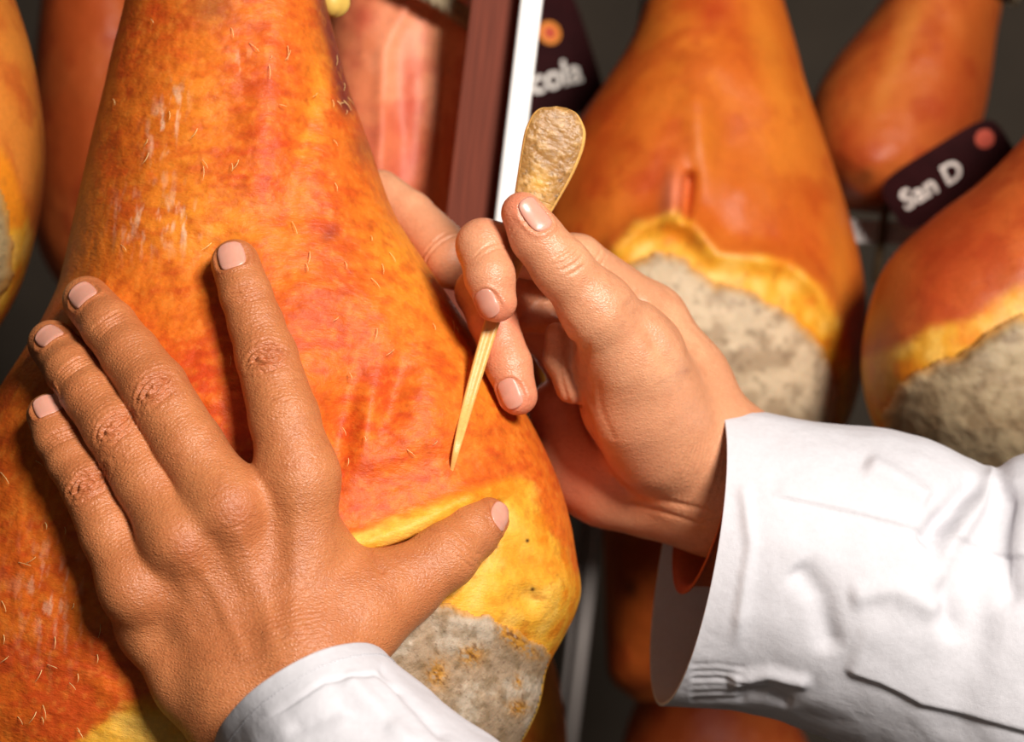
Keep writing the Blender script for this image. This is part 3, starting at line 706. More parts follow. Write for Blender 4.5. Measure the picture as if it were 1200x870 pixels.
def polygonise(sdf, lo, hi, h):
    B = 6
    n = np.ceil((np.array(hi) - lo) / h / B).astype(int) * B
    lo = np.array(lo, float)
    nc = n // B
    ci = np.stack(np.meshgrid(*[np.arange(k) for k in nc], indexing='ij'), -1).reshape(-1, 3)
    cc = lo + (ci * B + (B - 1) / 2) * h
    dv = sdf(cc)
    near = np.abs(dv) < B * h * 1.25
    Fv = np.repeat(np.repeat(np.repeat(np.where(dv < 0, -1.0, 1.0).reshape(nc), B, 0), B, 1), B, 2).astype(np.float32)
    loc = np.stack(np.meshgrid(*[np.arange(B)] * 3, indexing='ij'), -1).reshape(-1, 3)
    cn = ci[near]
    idx = (cn[:, None] * B + loc[None]).reshape(-1, 3)
    vals = np.concatenate([sdf(lo + idx[a:a + 300000] * h) for a in range(0, len(idx), 300000)])
    Fv[idx[:, 0], idx[:, 1], idx[:, 2]] = vals
    S = Fv < 0
    cs = np.zeros(tuple(n - 1), np.int8)
    offs = [(i, j, k) for i in (0, 1) for j in (0, 1) for k in (0, 1)]
    for (i, j, k) in offs: cs += S[i:n[0] - 1 + i, j:n[1] - 1 + j, k:n[2] - 1 + k]
    act = np.argwhere((cs > 0) & (cs < 8))
    vid = -np.ones(tuple(n - 1), np.int32); vid[act[:, 0], act[:, 1], act[:, 2]] = np.arange(len(act))
    cv = {o: Fv[act[:, 0] + o[0], act[:, 1] + o[1], act[:, 2] + o[2]] for o in offs}
    acc = np.zeros((len(act), 3)); cnt = np.zeros(len(act))
    for o in offs:
        for ax in range(3):
            if o[ax] == 1: continue
            o2 = list(o); o2[ax] = 1; o2 = tuple(o2)
            a, b = cv[o], cv[o2]; m = (a < 0) != (b < 0)
            t = np.where(m, a / np.where(m, a - b, 1), 0)
            pos = np.array(o, float)[None].repeat(len(act), 0); pos[:, ax] += t
            acc += pos * m[:, None]; cnt += m
    V = lo + (act + acc / np.maximum(cnt, 1)[:, None]) * h
    Q = []
    for ax in range(3):
        sl0 = [slice(1, n[k] - 1) for k in range(3)]; sl1 = list(sl0)
        sl0[ax] = slice(0, n[ax] - 1); sl1[ax] = slice(1, n[ax])
        A, Bq = S[tuple(sl0)], S[tuple(sl1)]
        e = np.argwhere(A != Bq); off = np.ones(3, int); off[ax] = 0; e = e + off
        sgn = S[e[:, 0], e[:, 1], e[:, 2]]
        u_, v_ = (ax + 1) % 3, (ax + 2) % 3
        def cell(du, dv_):
            c = e.copy(); c[:, u_] -= du; c[:, v_] -= dv_
            return vid[c[:, 0], c[:, 1], c[:, 2]]
        q = np.stack([cell(0, 0), cell(1, 0), cell(1, 1), cell(0, 1)], -1)
        q[~sgn] = q[~sgn][:, ::-1]
        Q.append(q)
    Q = np.concatenate(Q); Q = Q[(Q >= 0).all(1)]
    return V, Q

def gradient(sdf, p, e=0.0006):
    g = np.stack([sdf(p + np.eye(3)[k] * e) - sdf(p - np.eye(3)[k] * e) for k in range(3)], -1)
    return g / (np.linalg.norm(g, axis=1)[:, None] + 1e-12)

def raycast(sdf, px, py, d0):
    """where the camera rays through many pixels first meet the surface"""
    dr = U(np.asarray(px, float), np.asarray(py, float), 1.0); t = np.full(len(dr), d0); live = np.ones(len(dr), bool)
    for _ in range(60):
        v = sdf(dr * t[:, None]); live = v > 1e-5
        if not live.any(): break
        t = np.where(live, t + np.maximum(v, 2e-5) * 0.85, t)
    return dr * t[:, None]

def norm(v): return v / np.linalg.norm(v)

def nail_frames(sdf, specs, d0):
    """frames of nails: centre on the skin, axis towards the fingertip, across, outward normal"""
    P = raycast(sdf, [q[0] for q in specs], [q[1] for q in specs], d0); NN = gradient(sdf, P); out = []
    for (px, py, ax_px, wid, length), p, n in zip(specs, P, NN):
        a = np.array([ax_px[0], -ax_px[1], 0.0]); a = norm(a - (a @ n) * n)
        out.append(dict(p=p, n=n, a=a, l=np.cross(n, a), w=wid / 2, h=length / 2))
    return out

def nail_mesh(sdf, fr, parent):
    nu, nv_ = 17, 21
    s, t = np.meshgrid(np.linspace(-1, 1, nu), np.linspace(-1, 1, nv_))
    # squarish with a rounded root and rounded free edge
    k = np.maximum(np.abs(s), np.abs(t)); r = (np.abs(s) ** 2.8 + np.abs(t) ** 2.8) ** (1 / 2.8) + 1e-9
    s2, t2 = s * k / r, t * k / r
    p = fr['p'] + (s2 * fr['w'])[..., None] * fr['l'] + (t2 * fr['h'])[..., None] * fr['a']
    q = p.reshape(-1, 3).copy()
    for _ in range(4):
        g = gradient(sdf, q); q -= sdf(q)[:, None] * g
    g = gradient(sdf, q)
    # beyond the finger end the plate stays straight
    tt = t2.reshape(-1); ss = s2.reshape(-1)
    free = sstep(0.55, 1.0, tt)
    q = q + g * (0.00035 + 0.0003 * free - 0.00035 * sstep(0.75, 1, np.abs(ss)) - 0.00045 * sstep(-0.7, -1.0, tt) * 1.0)[:, None]
    top = q; bot = q - g * 0.0006
    f = grid_faces(nv_, nu, False); m = nu * nv_
    rim = list(range(nu)) + [i * nu + nu - 1 for i in range(1, nv_)] + [(nv_ - 1) * nu + j for j in range(nu - 2, -1, -1)] + [i * nu for i in range(nv_ - 2, 0, -1)]
    rim = np.array(rim); r2 = np.roll(rim, -1)
    fs = np.stack([rim, r2, r2 + m, rim + m], -1)
    return mesh_obj('fingernail', W(np.concatenate([top, bot])), np.concatenate([f[:, ::-1], f + m, fs]), NAIL, parent)

def hand_detail(V, N, nails, creases):
    """displacement along the normal for nail folds, knuckle wrinkles and creases, plus a redness mask"""
    d = np.zeros(len(V)); red = np.zeros(len(V))
    wob = (fbm(V * 220, 2, 71) - 0.5)
    for fr in nails:
        q = V - fr['p']; s = q @ fr['l'] / fr['w']; t = q @ fr['a'] / fr['h']; hh = q @ fr['n']
        near = (np.abs(hh) < 0.008) & (np.abs(s) < 2.2) & (np.abs(t) < 2.2) & ((N @ fr['n']) > -0.2)
        r = (np.abs(s) ** 2.8 + np.abs(t) ** 2.8) ** (1 / 2.8)
        e = (r - 1) * min(fr['w'], fr['h'])
        inside = sstep(0.0003, -0.0005, e)
        d += near * (-0.0004 * inside + 0.00055 * np.exp(-((e - 0.0009) / 0.0008) ** 2) * sstep(0.95, 0.3, t))
        red += near * 0.35 * np.exp(-((e - 0.0008) / 0.0012) ** 2)
    for c in creases:
        q = V - c['p']; t = q @ c['a'] + wob * 0.0016; s = q @ c['l']; hh = q @ c['n']
        side = sstep(-0.012, -0.002, hh) * ((N @ c['n']) > 0.0)
        if c['kind'] == 'knuckle':
            m = np.exp(-(t / c['h']) ** 2 - (s / c['w']) ** 2) * side
            r = np.sqrt((t / 0.85) ** 2 + (s / 1.5) ** 2)
            d += m * c['amp'] * (np.cos(2 * math.pi * (r / 0.0027) + 1.0) * 0.55 + np.cos(2 * math.pi * t / 0.0033 + 22 * wob) * 0.45)
            d += 0.0006 * m
            red += 0.5 * m
        elif c['kind'] == 'lines':
            for off, curv, wd in c['lines']:
                m = np.exp(-((t - off - curv * s * s) / 0.00055) ** 2) * np.exp(-(s / (c['w'] * wd)) ** 4) * side
                d -= c['amp'] * m
        elif c['kind'] == 'fine':
            m = np.exp(-(t / c['h']) ** 2 - (s / c['w']) ** 2) * side
            d += m * c['amp'] * np.sin(2 * math.pi * (t + wob * 0.001) / c['lam'])
    return d, red

def crease(px, py, ax_px, kind, w_=0.008, h_=0.006, amp=0.0004, **kw):
    return dict(px=px, py=py, ax=ax_px, kind=kind, w=w_, h=h_, amp=amp, **kw)
def set_creases(sdf, cr, d0):
    P = raycast(sdf, [c['px'] for c in cr], [c['py'] for c in cr], d0); NN = gradient(sdf, P)
    for c, p, n in zip(cr, P, NN):
        a = np.array([c['ax'][0], -c['ax'][1], 0.0]); a = norm(a - (a @ n) * n)
        c.update(p=p, n=n, a=a, l=np.cross(n, a))
    return cr

def mesh_normals(V, Q):
    fn = np.cross(V[Q[:, 2]] - V[Q[:, 0]], V[Q[:, 3]] - V[Q[:, 1]])
    N = np.zeros_like(V)
    for k in range(4):
        for ax in range(3): N[:, ax] += np.bincount(Q[:, k], fn[:, ax], len(V))
    return N / (np.linalg.norm(N, axis=1)[:, None] + 1e-15)

def path_groove(V, N, pts, width, amp, facing=True):
    """groove (amp>0) or ridge (amp<0) drawn along pixel points on the side that faces the camera"""
    px = V[:, 0] / V[:, 2] * F + CX; py = CY - V[:, 1] / V[:, 2] * F
    pts = catmull(pts, max(2, len(pts) * 5)); pts = [tuple(p) for p in pts]
    lo = np.min(pts, 0) - 4 * width; hi = np.max(pts, 0) + 4 * width
    m = (px > lo[0]) & (px < hi[0]) & (py > lo[1]) & (py < hi[1]) & (N[:, 2] < 0.15)
    out = np.zeros(len(V))
    if m.any():
        d, par = poly_line(px[m], py[m], pts)
        out[m] = -amp * np.exp(-(d / width) ** 2) * (sstep(0, 0.12, par) * sstep(1, 0.88, par) * 0.85 + 0.15)
    return out

person = empty('person', tuple(W(U(620, 900, .86))), 'person in white coat, one hand flat on ham, other holding bone needle', 'person')

# ------------------------------------------------------------------ left hand, spread on the rind
def on_ham(px, py, rpx, lift=0.0, k=0.92):
    h = HM(px, py); r = rpx * h / F
    return J(px, py, h - r * k - lift, rpx)
LI = [on_ham(276, 309, 28.5), on_ham(288, 345, 30), on_ham(300, 380, 32), on_ham(312, 417, 36), on_ham(333, 490, 41, .002), on_ham(350, 560, 44, .004)]
LM = [on_ham(102, 352, 28.5), on_ham(128, 383, 32), on_ham(153, 416, 34.5), on_ham(181, 455, 38.5), on_ham(222, 525, 41, .002), on_ham(268, 596, 44, .006)]
LR = [on_ham(61, 403, 28, .002), on_ham(85, 434, 31.5), on_ham(108, 465, 33.5), on_ham(134, 500, 37), on_ham(173, 565, 38.5, .002), on_ham(213, 632, 42, .006)]
LP_ = [on_ham(57, 487, 25.5, .002), on_ham(69, 513, 29), on_ham(86, 540, 31), on_ham(105, 568, 33.5), on_ham(130, 625, 36, .002), on_ham(160, 688, 39, .005)]
LT = [J(572, 607, HM(570, 606) - .0095, 24), J(553, 624, HM(553, 624) - .0115, 30), J(522, 652, HM(522, 650) - .013, 36), J(470, 688, .802, 44), J(415, 722, .791, 52)]
WR = [J(322, 840, .757, 70), J(262, 790, .769, 52)]
def wristj(px, py, r, d=.765): return J(px, py, d, r)
def lh_palm(p):
    mc = []
    mc.append(chain(p, [LI[5], J(352, 650, .786, 43), J(350, 760, .774, 46)], .008))
    mc.append(chain(p, [LM[5], J(290, 690, .784, 42), J(322, 790, .772, 46)], .008))
    mc.append(chain(p, [LR[5], J(240, 715, .786, 40), J(285, 805, .774, 46)], .008))
    mc.append(chain(p, [LP_[5], J(178, 735, .795, 36), J(225, 800, .785, 40), J(268, 850, .776, 46)], .008))
    mc.append(chain(p, [LT[4], J(395, 740, .787, 55), J(360, 780, .776, 52)], .008))
    # muscle between thumb and index
    mc.append(chain(p, [J(372, 640, .797, 36), J(415, 690, .798, 36)], .008))
    r = mc[0]
    for m in mc[1:]: r = smin(r, m, 0.010)
    # wrist and forearm inside the sleeve
    for js in ([J(360, 780, .772, 60), J(415, 880, .760, 72), J(520, 1040, .72, 80)], [J(280, 810, .775, 52), J(335, 900, .765, 66), J(450, 1070, .73, 76)]):
        r = smin(r, chain(p, js, .01), 0.012)
    for j in (LM[5], LR[5]):                                  # knuckle heads
        r = smin(r, ball(p, (j[0] + np.array([0, 0, -0.006]), j[1] * 0.72)), 0.008)
    return r
def left_sdf(p):
    pm = lh_palm(p); out = None
    for fj in (LI, LM, LR, LP_):
        f = chain(p, fj, .0022)
        f = smin(f, pm, 0.009)
        out = f if out is None else smin(out, f, 0.0012)
    th = chain(p, [LT[0], LT[1], LT[2], LT[3], LT[4]], .006)
    return smin(out, smin(th, pm, 0.014), 0.0015)

def hand_colors(V, N, base, red, seed=0):
    n1 = fbm(V * 55, 3, 81 + seed); n2 = fbm(V * 260, 3, 83 + seed)
    C = np.broadcast_to(srgb(*base), V.shape).copy(); b = np.array(base, float)
    C = mix(C, srgb(*np.clip(b * [1.06, 1.1, 1.12], 0, 255)), sstep(0.45, 0.65, n1) * 0.6)
    C = mix(C, srgb(*(b * [.92, .78, .72])), np.clip(red, 0, 1) * 0.9)
    C = mix(C, srgb(*(b * [.86, .78, .72])), sstep(0.58, 0.72, n2) * 0.2)
    return C

def build_left():
    V, Q = polygonise(left_sdf, U(-0, 0, 0) + np.array([-0.225, -0.20, 0.69]), np.array([0.02, 0.075, 0.90]), 0.00062)
    N = mesh_normals(V, Q); V = V - left_sdf(V)[:, None] * N; N = mesh_normals(V, Q)
    nails = nail_frames(left_sdf, [(270, 298, (-0.28, -1), .0142, .0138), (95, 344, (-0.66, -.75), .0144, .0140), (56, 392, (-0.66, -.72), .0140, .0134),
                                   (53, 475, (-0.40, -.9), .0122, .0120), (589, 604, (0.62, -.66), .0130, .0140)], .66)
    cr = []
    for (x, y, ax) in ((313, 418, (-.28, -1)), (182, 455, (-.6, -.8)), (134, 500, (-.6, -.8)), (103, 567, (-.5, -.86))):
        cr.append(crease(x, y, ax, 'knuckle', .0100, .0078, .0008))
        cr.append(crease(x, y, ax, 'lines', .0100, .006, .0015, lines=[(-.0006, 30., .9), (.0022, -40., .8), (-.0036, 45., .85), (.0048, -30., .75), (-.0062, 30., .6)]))
    for (x, y, ax) in ((290, 341, (-.28, -1)), (126, 376, (-.6, -.8)), (84, 428, (-.6, -.8)), (69, 510, (-.4, -.9))):
        cr.append(crease(x, y, ax, 'lines', .0085, .006, .0010, lines=[(0, 20., .9), (.0024, 10., .8), (-.0022, 25., .8), (-.0042, 15., .7)]))
    for (x, y, ax) in ((300, 380, (-.28, -1)), (152, 415, (-.6, -.8)), (108, 465, (-.6, -.8)), (326, 465, (-.28, -1)), (215, 505, (-.6, -.8)), (160, 540, (-.6, -.8)), (135, 620, (-.5, -.86))):
        cr.append(crease(x, y, ax, 'fine', .011, .013, .00018, lam=.0017))
    cr.append(crease(277, 600, (-.5, -.86), 'knuckle', .007, .009, .00022))
    cr.append(crease(218, 640, (-.5, -.86), 'knuckle', .006, .009, .00012))
    cr.append(crease(548, 650, (.7, -.7), 'lines', .011, .006, .0006, lines=[(0, 25., .9), (.0034, 30., .8), (-.003, 20., .6)]))
    cr.append(crease(330, 760, (-.35, -1), 'fine', .045, .024, .00020, lam=.0021))
    cr.append(crease(300, 690, (-.35, -1), 'fine', .035, .025, .00014, lam=.0017))
    set_creases(left_sdf, cr, .66)
    d, red = hand_detail(V, N, nails, cr)
    # tendons and the hollows between the knuckles
    for pts, wd, am in (([(275, 615), (300, 680), (322, 760)], 10, -.0007), ([(225, 655), (255, 700), (290, 780)], 9, -.0007), ([(350, 580), (345, 660), (345, 760)], 11, -.0006),
                        ([(310, 560), (318, 610), (325, 670)], 14, .0008), ([(246, 620), (262, 660), (285, 710)], 11, .0008), ([(190, 660), (210, 700), (240, 750)], 12, .0006), ([(430, 645), (440, 662), (452, 672)], 4, .001)):
        d += path_groove(V, N, pts, wd, am)
    V2 = V + N * d[:, None]
    C = hand_colors(V, N, (186, 112, 68), red)
    h = mesh_obj('left_hand', W(V2), Q, SKIN, person, np.clip(C, 0, 1))
    tag(h, 'tanned hand spread flat on the rind')
    for fr in nails: nail_mesh(left_sdf, fr, h)
    return h
LEFT_HAND = build_left()

# ------------------------------------------------------------------ right hand, pinching the needle
RT = [J(612, 250, .829, 25), J(629, 278, .830, 28.5), J(657, 312, .832, 32.5), J(700, 363, .842, 42), J(742, 420, .862, 56)]           # thumb
RI = [J(582, 354, .831, 24), J(574, 325, .832, 29), J(566, 288, .842, 31), J(620, 296, .868, 30), J(676, 308, .880, 33), J(758, 380, .905, 46)]
RM = [J(607, 464, .852, 23), J(596, 428, .854, 27), J(577, 375, .862, 28), J(562, 342, .875, 28), J(640, 350, .905, 32), J(748, 420, .925, 46)]
RR = [J(652, 372, .889, 22), J(618, 366, .893, 24), J(585, 362, .905, 25), J(640, 390, .930, 30), J(735, 460, .945, 46)]
RE = [J(446, 226, .945, 27), J(480, 252, .935, 28), J(530, 304, .92, 34), J(600, 330, .925, 30), J(720, 480, .95, 44)]              # the finger stretched out behind the ham
def rh_palm(p):
    parts = [chain(p, [RI[5], J(800, 450, .905, 52), J(840, 530, .905, 60)], .008),
             chain(p, [RM[5], J(790, 480, .925, 55), J(835, 555, .915, 62)], .008),
             chain(p, [RR[4], J(760, 520, .94, 58), J(825, 575, .92, 62)], .008),
             chain(p, [RE[4], J(700, 540, .935, 52), J(715, 556, .93, 54), J(765, 570, .925, 56), J(830, 585, .918, 58)], .008),
             chain(p, [J(655, 480, .935, 34), J(675, 545, .93, 42), J(712, 562, .925, 48)], .008),
             chain(p, [RT[4], J(752, 468, .878, 66), J(775, 510, .890, 62), J(830, 540, .905, 60)], .010),
             chain(p, [J(690, 410, .878, 40), J(735, 420, .885, 50)], .008)]
    r = parts[0]
    for m in parts[1:]: r = smin(r, m, 0.010)
    for js in ([J(815, 530, .905, 60), J(880, 560, .905, 66), J(1010, 610, .905, 80), J(1250, 690, .90, 95)], [J(815, 570, .912, 58), J(880, 590, .910, 66), J(1010, 640, .905, 80)]):
        r = smin(r, chain(p, js, .01), 0.012)
    return r
def right_sdf(p):
    pm = rh_palm(p); out = None
    for fj, k in ((RI, .007), (RM, .006), (RR, .006), (RE, .006)):
        f = smin(chain(p, fj, .0025), pm, k)
        out = f if out is None else smin(out, f, 0.0012)
    th = chain(p, RT, .006)
    out = smin(out, smin(th, pm, 0.010), 0.0012)
    # pad of flesh curling in under the thumb
    b = chain(p, [J(652, 392, .868, 14), J(655, 420, .868, 17), J(672, 452, .874, 22)], .004)
    return smin(out, b, 0.003)

def build_right():
    V, Q = polygonise(right_sdf, np.array([-0.075, -0.135, 0.80]), np.array([0.20, 0.10, 1.00]), 0.00064)
    N = mesh_normals(V, Q); V = V - right_sdf(V)[:, None] * N; N = mesh_normals(V, Q)
    nails = nail_frames(right_sdf, [(628, 251, (-.52, -.85),   .0118, .0165), (570, 358, (.5, .86), .0120, .0140), (597, 463, (.42, .9), .0124, .0145)], .70)
    cr = [crease(668, 303, (-.56, -.83), 'lines', .009, .006, .0008, lines=[(0, 25., .8), (.0035, 20., .7), (-.003, 30., .7), (-.006, 20., .5)]),
          crease(700, 302, (-.8, -.5), 'lines', .007, .006, .0007, lines=[(0, 10., .9), (-.004, 10., .8)]),
          crease(612, 420, (.4, .9), 'lines', .006, .006, .0005, lines=[(0, 0., .9), (-.002, 0., .7)]),
          crease(510, 290, (-.7, -.7), 'lines', .012, .006, .0010, lines=[(0, 0., .9), (.003, 5., .7)]),
          crease(580, 285, (.25, .95), 'lines', .012, .006, .0005, lines=[(0, 20., .9), (.003, 15., .7)]),
          crease(800, 560, (.9, .4), 'fine', .03, .02, .00012, lam=.0024),
          crease(720, 500, (.3, .95), 'fine', .02, .03, .00004, lam=.003)]
    set_creases(right_sdf, cr, .70)
    d, red = hand_detail(V, N, nails, cr)
    for pts, wd, am in (([(672, 395), (668, 430), (680, 470), (700, 530)], 5, .0016), ([(690, 400), (684, 440), (695, 480)], 3.5, .0006), ([(700, 440), (705, 480), (722, 520)], 4, .0003),
                        ([(715, 555), (740, 578), (790, 590), (835, 600)], 3.5, .0008), ([(735, 590), (780, 602), (828, 618)], 3, .0007), ([(730, 350), (760, 390), (790, 440)], 9, .0012),
                        ([(752, 345), (785, 395), (808, 440)], 8, -.0010), ([(664, 405), (658, 440), (668, 480)], 3, .0006), ([(676, 470), (690, 505), (712, 540)], 3.5, .0004), ([(640, 352), (655, 372), (672, 392)], 4, .0008)):
        d += path_groove(V, N, pts, wd, am)
    V2 = V + N * d[:, None]
    px = V[:, 0] / V[:, 2] * F + CX; py = CY - V[:, 1] / V[:, 2] * F
    # the palm and finger ends are pinker than the back of the hand
    pk = gauss(px, py, 600, 480, 70, 40) + gauss(px, py, 585, 380, 40, 40) + gauss(px, py, 600, 240, 40, 40) + 0.6 * gauss(px, py, 690, 560, 80, 60)
    C = hand_colors(V, N, (210, 145, 107), red, seed=5)
    C = mix(C, srgb(222, 128, 98), np.clip(pk, 0, 1) * 0.7)
    h = mesh_obj('right_hand', W(V2), Q, SKIN2, person, np.clip(C, 0, 1))
    tag(h, 'hand pinching a bone needle')
    for fr in nails: nail_mesh(right_sdf, fr, h)
    return h
RIGHT_HAND = build_right()

# ------------------------------------------------------------------ sleeves
def sleeve(sections, nv, nt, name, thick, mat, disp=None, parent=person):
    """sections: (ax,ay, bx,by, ex,ey, depth, half depth): rim ends a and b, offset e of the near side"""
    S = catmull(sections, nv); th = np.linspace(0, 2 * math.pi, nt, endpoint=False)
    c, s = np.cos(th), np.sin(th)
    mx, my = (S[:, 0] + S[:, 2]) / 2, (S[:, 1] + S[:, 3]) / 2
    PX = mx[:, None] + ((S[:, 0] - S[:, 2]) / 2)[:, None] * c + S[:, 4][:, None] * s
    PY = my[:, None] + ((S[:, 1] - S[:, 3]) / 2)[:, None] * c + S[:, 5][:, None] * s
    D = S[:, 6][:, None] - S[:, 7][:, None] * s
    v = U(PX, PY, D)
    gv = np.gradient(v, axis=0); gt = (np.roll(v, -1, 1) - np.roll(v, 1, 1)) / 2
    n = np.cross(gv, gt); n /= np.linalg.norm(n, axis=2)[..., None] + 1e-12
    ctr = v.mean(1, keepdims=True)
    if ((v - ctr) * n).sum() < 0: n = -n
    tt = np.broadcast_to(np.linspace(0, 1, nv)[:, None], PX.shape)
    dz = (fbm(v * 22, 3, 91) - 0.5) * 0.006 * sstep(0.0, 0.2, tt) + (fbm(v * 70, 3, 92) - 0.5) * 0.0008
    if disp is not None: dz = dz + disp(PX, PY, s[None] + 0 * PX, tt)
    vo = v + n * dz[..., None]; vi = vo - n * thick
    # outer skin, rounded rim, inner skin
    allv = np.concatenate([vi[::-1], (vo[0:1] + vi[0:1]) / 2 + (v[0:1] - v[1:2]) * 0.35, vo])
    N = allv.shape[0]
    return mesh_obj(name, W(allv), grid_faces(N, nt), mat, parent), vo, n

RS = [(838, 474, 776, 828, 33, 0, .905, .060), (858, 477, 800, 829, 31, 0, .905, .061), (885, 481, 828, 831, 26, 0, .905, .062), (930, 490, 868, 834, 18, 0, .905, .064), (985, 499, 915, 844, 10, 0, .905, .066), (1040, 506, 965, 862, 5, 0, .905, .068), (1095, 519, 1020, 886, 2, 0, .905, .069),
      (1135, 540, 1070, 910, 0, 0, .905, .068), (1165, 554, 1115, 935, 0, 0, .905, .066), (1195, 538, 1165, 960, 0, 0, .905, .072), (1240, 530, 1220, 985, 0, 0, .905, .075), (1340, 528, 1330, 1020, 0, 0, .905, .078), (1460, 540, 1450, 1060, 0, 0, .905, .08)]
def rs_disp(PX, PY, s, tt):
    front = (s > -0.1)
    z = 0
    def line(pts, wd, am):
        d, par = poly_line(PX, PY, pts)
        return am * np.exp(-(d / wd) ** 2) * sstep(0, .15, par) * sstep(1, .85, par)
    def step_(pts, am, wd=5, fall=40):          # an overlapped seam: raised on its upper side
        d, par = poly_line(PX, PY, pts); ly = np.interp(PX, [p[0] for p in pts], [p[1] for p in pts])
        side = ly - PY
        return am * sstep(-wd, wd, side) * np.exp(-np.clip(side, 0, None) / fall) * sstep(0, .1, par) * (par < 1.0)
    z = z + line([(1110, 590), (1100, 650), (1118, 760)], 14, -.0030) + line([(1150, 560), (1110, 600), (1075, 640)], 12, -.0035) + line([(1165, 548), (1150, 590), (1110, 640), (1095, 700)], 12, .003)
    z = z + line([(930, 660), (960, 700), (975, 770)], 16, -.0022) + line([(870, 560), (880, 640), (862, 760)], 8, .0012) + line([(1010, 540), (1060, 570), (1090, 590)], 12, .0022)
    z = z + line([(1180, 560), (1170, 640), (1190, 720)], 18, -.003) + line([(990, 700), (1050, 690), (1110, 720)], 14, .0018)
    z = z + step_([(900, 580), (960, 592), (1010, 603), (1100, 628), (1210, 655)], .0011, 2.5, 30)
    z = z + step_([(985, 784), (1030, 800), (1080, 826), (1130, 836), (1220, 862)], .0018, 5, 40)
    for i, yy in enumerate((782, 790, 797, 804, 811, 818)):          # gathers beside the hem
        z = z + line([(805, yy - 2 + i), (840, yy - 4 + i), (880, yy + 2)], 3.2, -.0003 * (1 + (i * 7 % 3) * .5))
    z = z + line([(850, 800), (900, 790), (955, 800)], 8, .002) + line([(860, 815), (900, 812), (930, 826)], 6, -.0016)
    return z * front * 1.5
SLEEVE_R, rvo, rn_ = sleeve(RS, 260, 420, 'right_sleeve', .0016, CLOTH, rs_disp)
tag(SLEEVE_R, 'white coat sleeve with wide open cuff')
SC = [(847, 484, 800, 697, 26, 0, .907, .047), (858, 488, 812, 690, 24, 0, .907, .047), (880, 492, 835, 690, 20, 0, .907, .047), (920, 500, 880, 700, 12, 0, .906, .048), (960, 510, 930, 715, 6, 0, .905, .05)]
cuff, _, _ = sleeve(SC, 40, 160, 'shirt_cuff', .0014, SHIRT)
tag(cuff, 'rust-orange shirt cuff inside the white sleeve')

LS = [(252, 885, 452, 768, -18, -44, .762, .052), (262, 908, 474, 785, -18, -42, .757, .053), (276, 940, 505, 812, -16, -36, .750, .055), (300, 985, 548, 846, -12, -28, .740, .057), (335, 1040, 606, 888, -8, -18, .725, .060), (400, 1140, 720, 965, -4, -8, .69, .064), (470, 1250, 840, 1060, 0, 0, .65, .068)]
def ls_disp(PX, PY, s, tt):
    def line(pts, wd, am):
        d, par = poly_line(PX, PY, pts)
        return am * np.exp(-(d / wd) ** 2) * sstep(0, .15, par) * sstep(1, .85, par)
    z = line([(300, 850), (380, 800), (440, 790), (480, 815)], 3, -.0010) + line([(330, 860), (400, 830), (470, 850)], 12, -.0018) + line([(400, 790), (440, 830), (490, 880)], 11, .0018)
    z = z + line([(440, 775), (480, 820), (530, 870)], 6, -.0018)
    return z * (s > 0)
SLEEVE_L, lvo, ln_ = sleeve(LS, 160, 420, 'left_sleeve', .0018, CLOTH, ls_disp)
tag(SLEEVE_L, 'white coat sleeve with stitched hem')
def hem_stitch(vo, n, row, parent):
    """a line of short stitches round the hem, one part"""
    V = []; Fc = []; c = 0; nt = vo.shape[1]
    for j in range(0, nt, 3):
        p = np.stack([vo[row, j], vo[row, (j + 1) % nt], vo[row, (j + 2) % nt]]) + n[row, j] * 0.0001
        tv, tf = tube(W(p), 0.00028, 5); V.append(tv); Fc.append(tf + c); c += len(tv)
    o = mesh_obj('hem_stitching', np.concatenate(V), np.concatenate(Fc), THREAD, parent); o['kind'] = 'stuff'
hem_stitch(lvo, ln_, 20, SLEEVE_L)

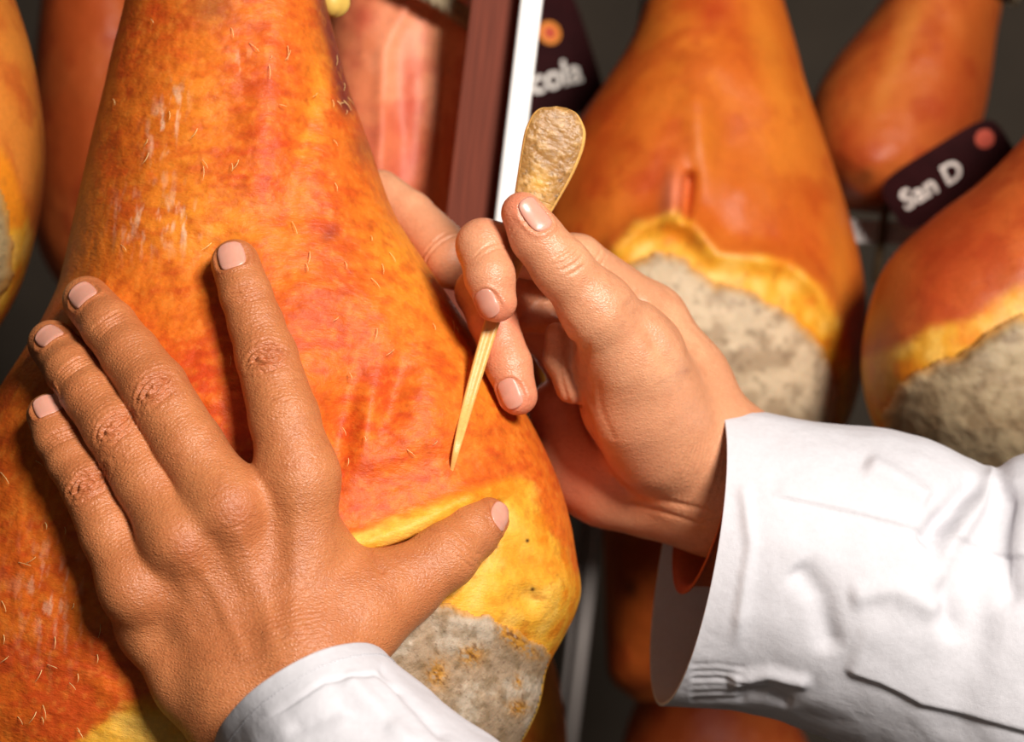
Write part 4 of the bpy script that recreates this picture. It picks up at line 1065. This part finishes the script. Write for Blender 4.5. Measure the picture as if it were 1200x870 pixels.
# ------------------------------------------------------------------ the bone needle
def build_needle():
    tip_d = HM(528, 557)
    ctl = [(528, 557, tip_d + .0005, 1.6, 1.4), (536, 522, tip_d - .001, 4.6, 3.5), (550, 468, .833, 7.0, 5), (574, 386, .8425, 9.0, 6), (592, 335, .8445, 10.5, 6.5), (606, 295, .8455, 13, 7), (617, 262, .8455, 19, 8), (630, 225, .845, 27, 9), (642, 190, .8445, 33.5, 9.5), (650, 162, .844, 36, 9), (654, 143, .844, 32, 8), (657, 131, .844, 22, 6), (658, 125.5, .844, 6, 2.5)]
    S = catmull(ctl, 440)
    T = np.gradient(S[:, :2], axis=0); T /= np.linalg.norm(T, axis=1)[:, None]; Nn = np.stack([-T[:, 1], T[:, 0]], -1)
    nt = 160; th = np.linspace(0, 2 * math.pi, nt, endpoint=False); c, s = np.cos(th), np.sin(th)
    n = 3.0
    ce = np.sign(c) * np.abs(c) ** (2 / n); se = np.sign(s) * np.abs(s) ** (2 / n)
    PX = S[:, 0:1] + Nn[:, 0:1] * S[:, 3:4] * ce; PY = S[:, 1:2] + Nn[:, 1:2] * S[:, 3:4] * ce
    D = S[:, 2:3] - S[:, 4:5] / F * .84 * se
    # the broad handle face is turned a little, its left side shows as a smooth band
    D = D + 0.10 * (Nn[:, 0:1] * S[:, 3:4] * ce) / F * .84
    v = U(PX, PY, D)
    # groove down the front of the shaft
    gm = np.exp(-(ce / .45) ** 2)[None] * (se > 0)[None] * sstep(20, 120, np.arange(440))[:, None] * sstep(240, 180, np.arange(440))[:, None]
    v[..., 2] += gm * 0.0008
    n1 = fbm(v * 420, 4, 55); n2 = fbm(v * 900, 3, 56)
    C = np.broadcast_to(srgb(222, 168, 92), v.shape).copy()
    hm = sstep(232, 262, np.arange(440))[:, None] * np.ones(nt)[None]
    rough = hm * (ce[None] < 0.9) * (se[None] > -0.3) * (np.abs(ce)[None] < .93)
    C = mix(C, srgb(150, 106, 54), rough * 0.9)
    C = mix(C, srgb(150, 104, 56), rough * sstep(0.5, 0.68, n1) * (0.35 + 0.5 * gauss(PX, PY, 632, 225, 30, 36)))
    C = mix(C, srgb(196, 152, 96), rough * sstep(0.52, 0.7, 1 - n1) * 0.7)
    C = mix(C, srgb(52, 32, 18), rough * sstep(0.58, 0.72, n2) * (0.3 + 0.7 * gauss(PX, PY, 634, 230, 26, 26)))
    C = mix(C, srgb(236, 180, 80), rough * 0.6 * gauss(PX, PY, 632, 215, 14, 16))
    v[..., 2] += rough * (n1 - 0.5) * 0.0012
    nee = empty('bone_needle', tuple(W(U(528, 557, tip_d))), 'bone testing needle with a flat speckled handle, held against the ham', 'needle')
    k = 248
    BM, nt_, b_ = new_mat('speckled_bone'); attr_color(nt_, b_, 0.12, 500.0); b_.inputs['Roughness'].default_value = 0.42; b_.inputs['Subsurface Weight'].default_value = 0.1; b_.inputs['Subsurface Scale'].default_value = 0.002
    bump_chain(nt_, b_, [('noise', 900., 0.4, 0.0005, 4)])
    a = v[:k + 1]; b = v[k:]
    mesh_obj('spike', W(a), cap(grid_faces(len(a), nt), len(a), nt), BM, nee, C[:k + 1])
    mesh_obj('handle', W(b), cap(grid_faces(len(b), nt), len(b), nt), BM, nee, C[k:])
build_needle()
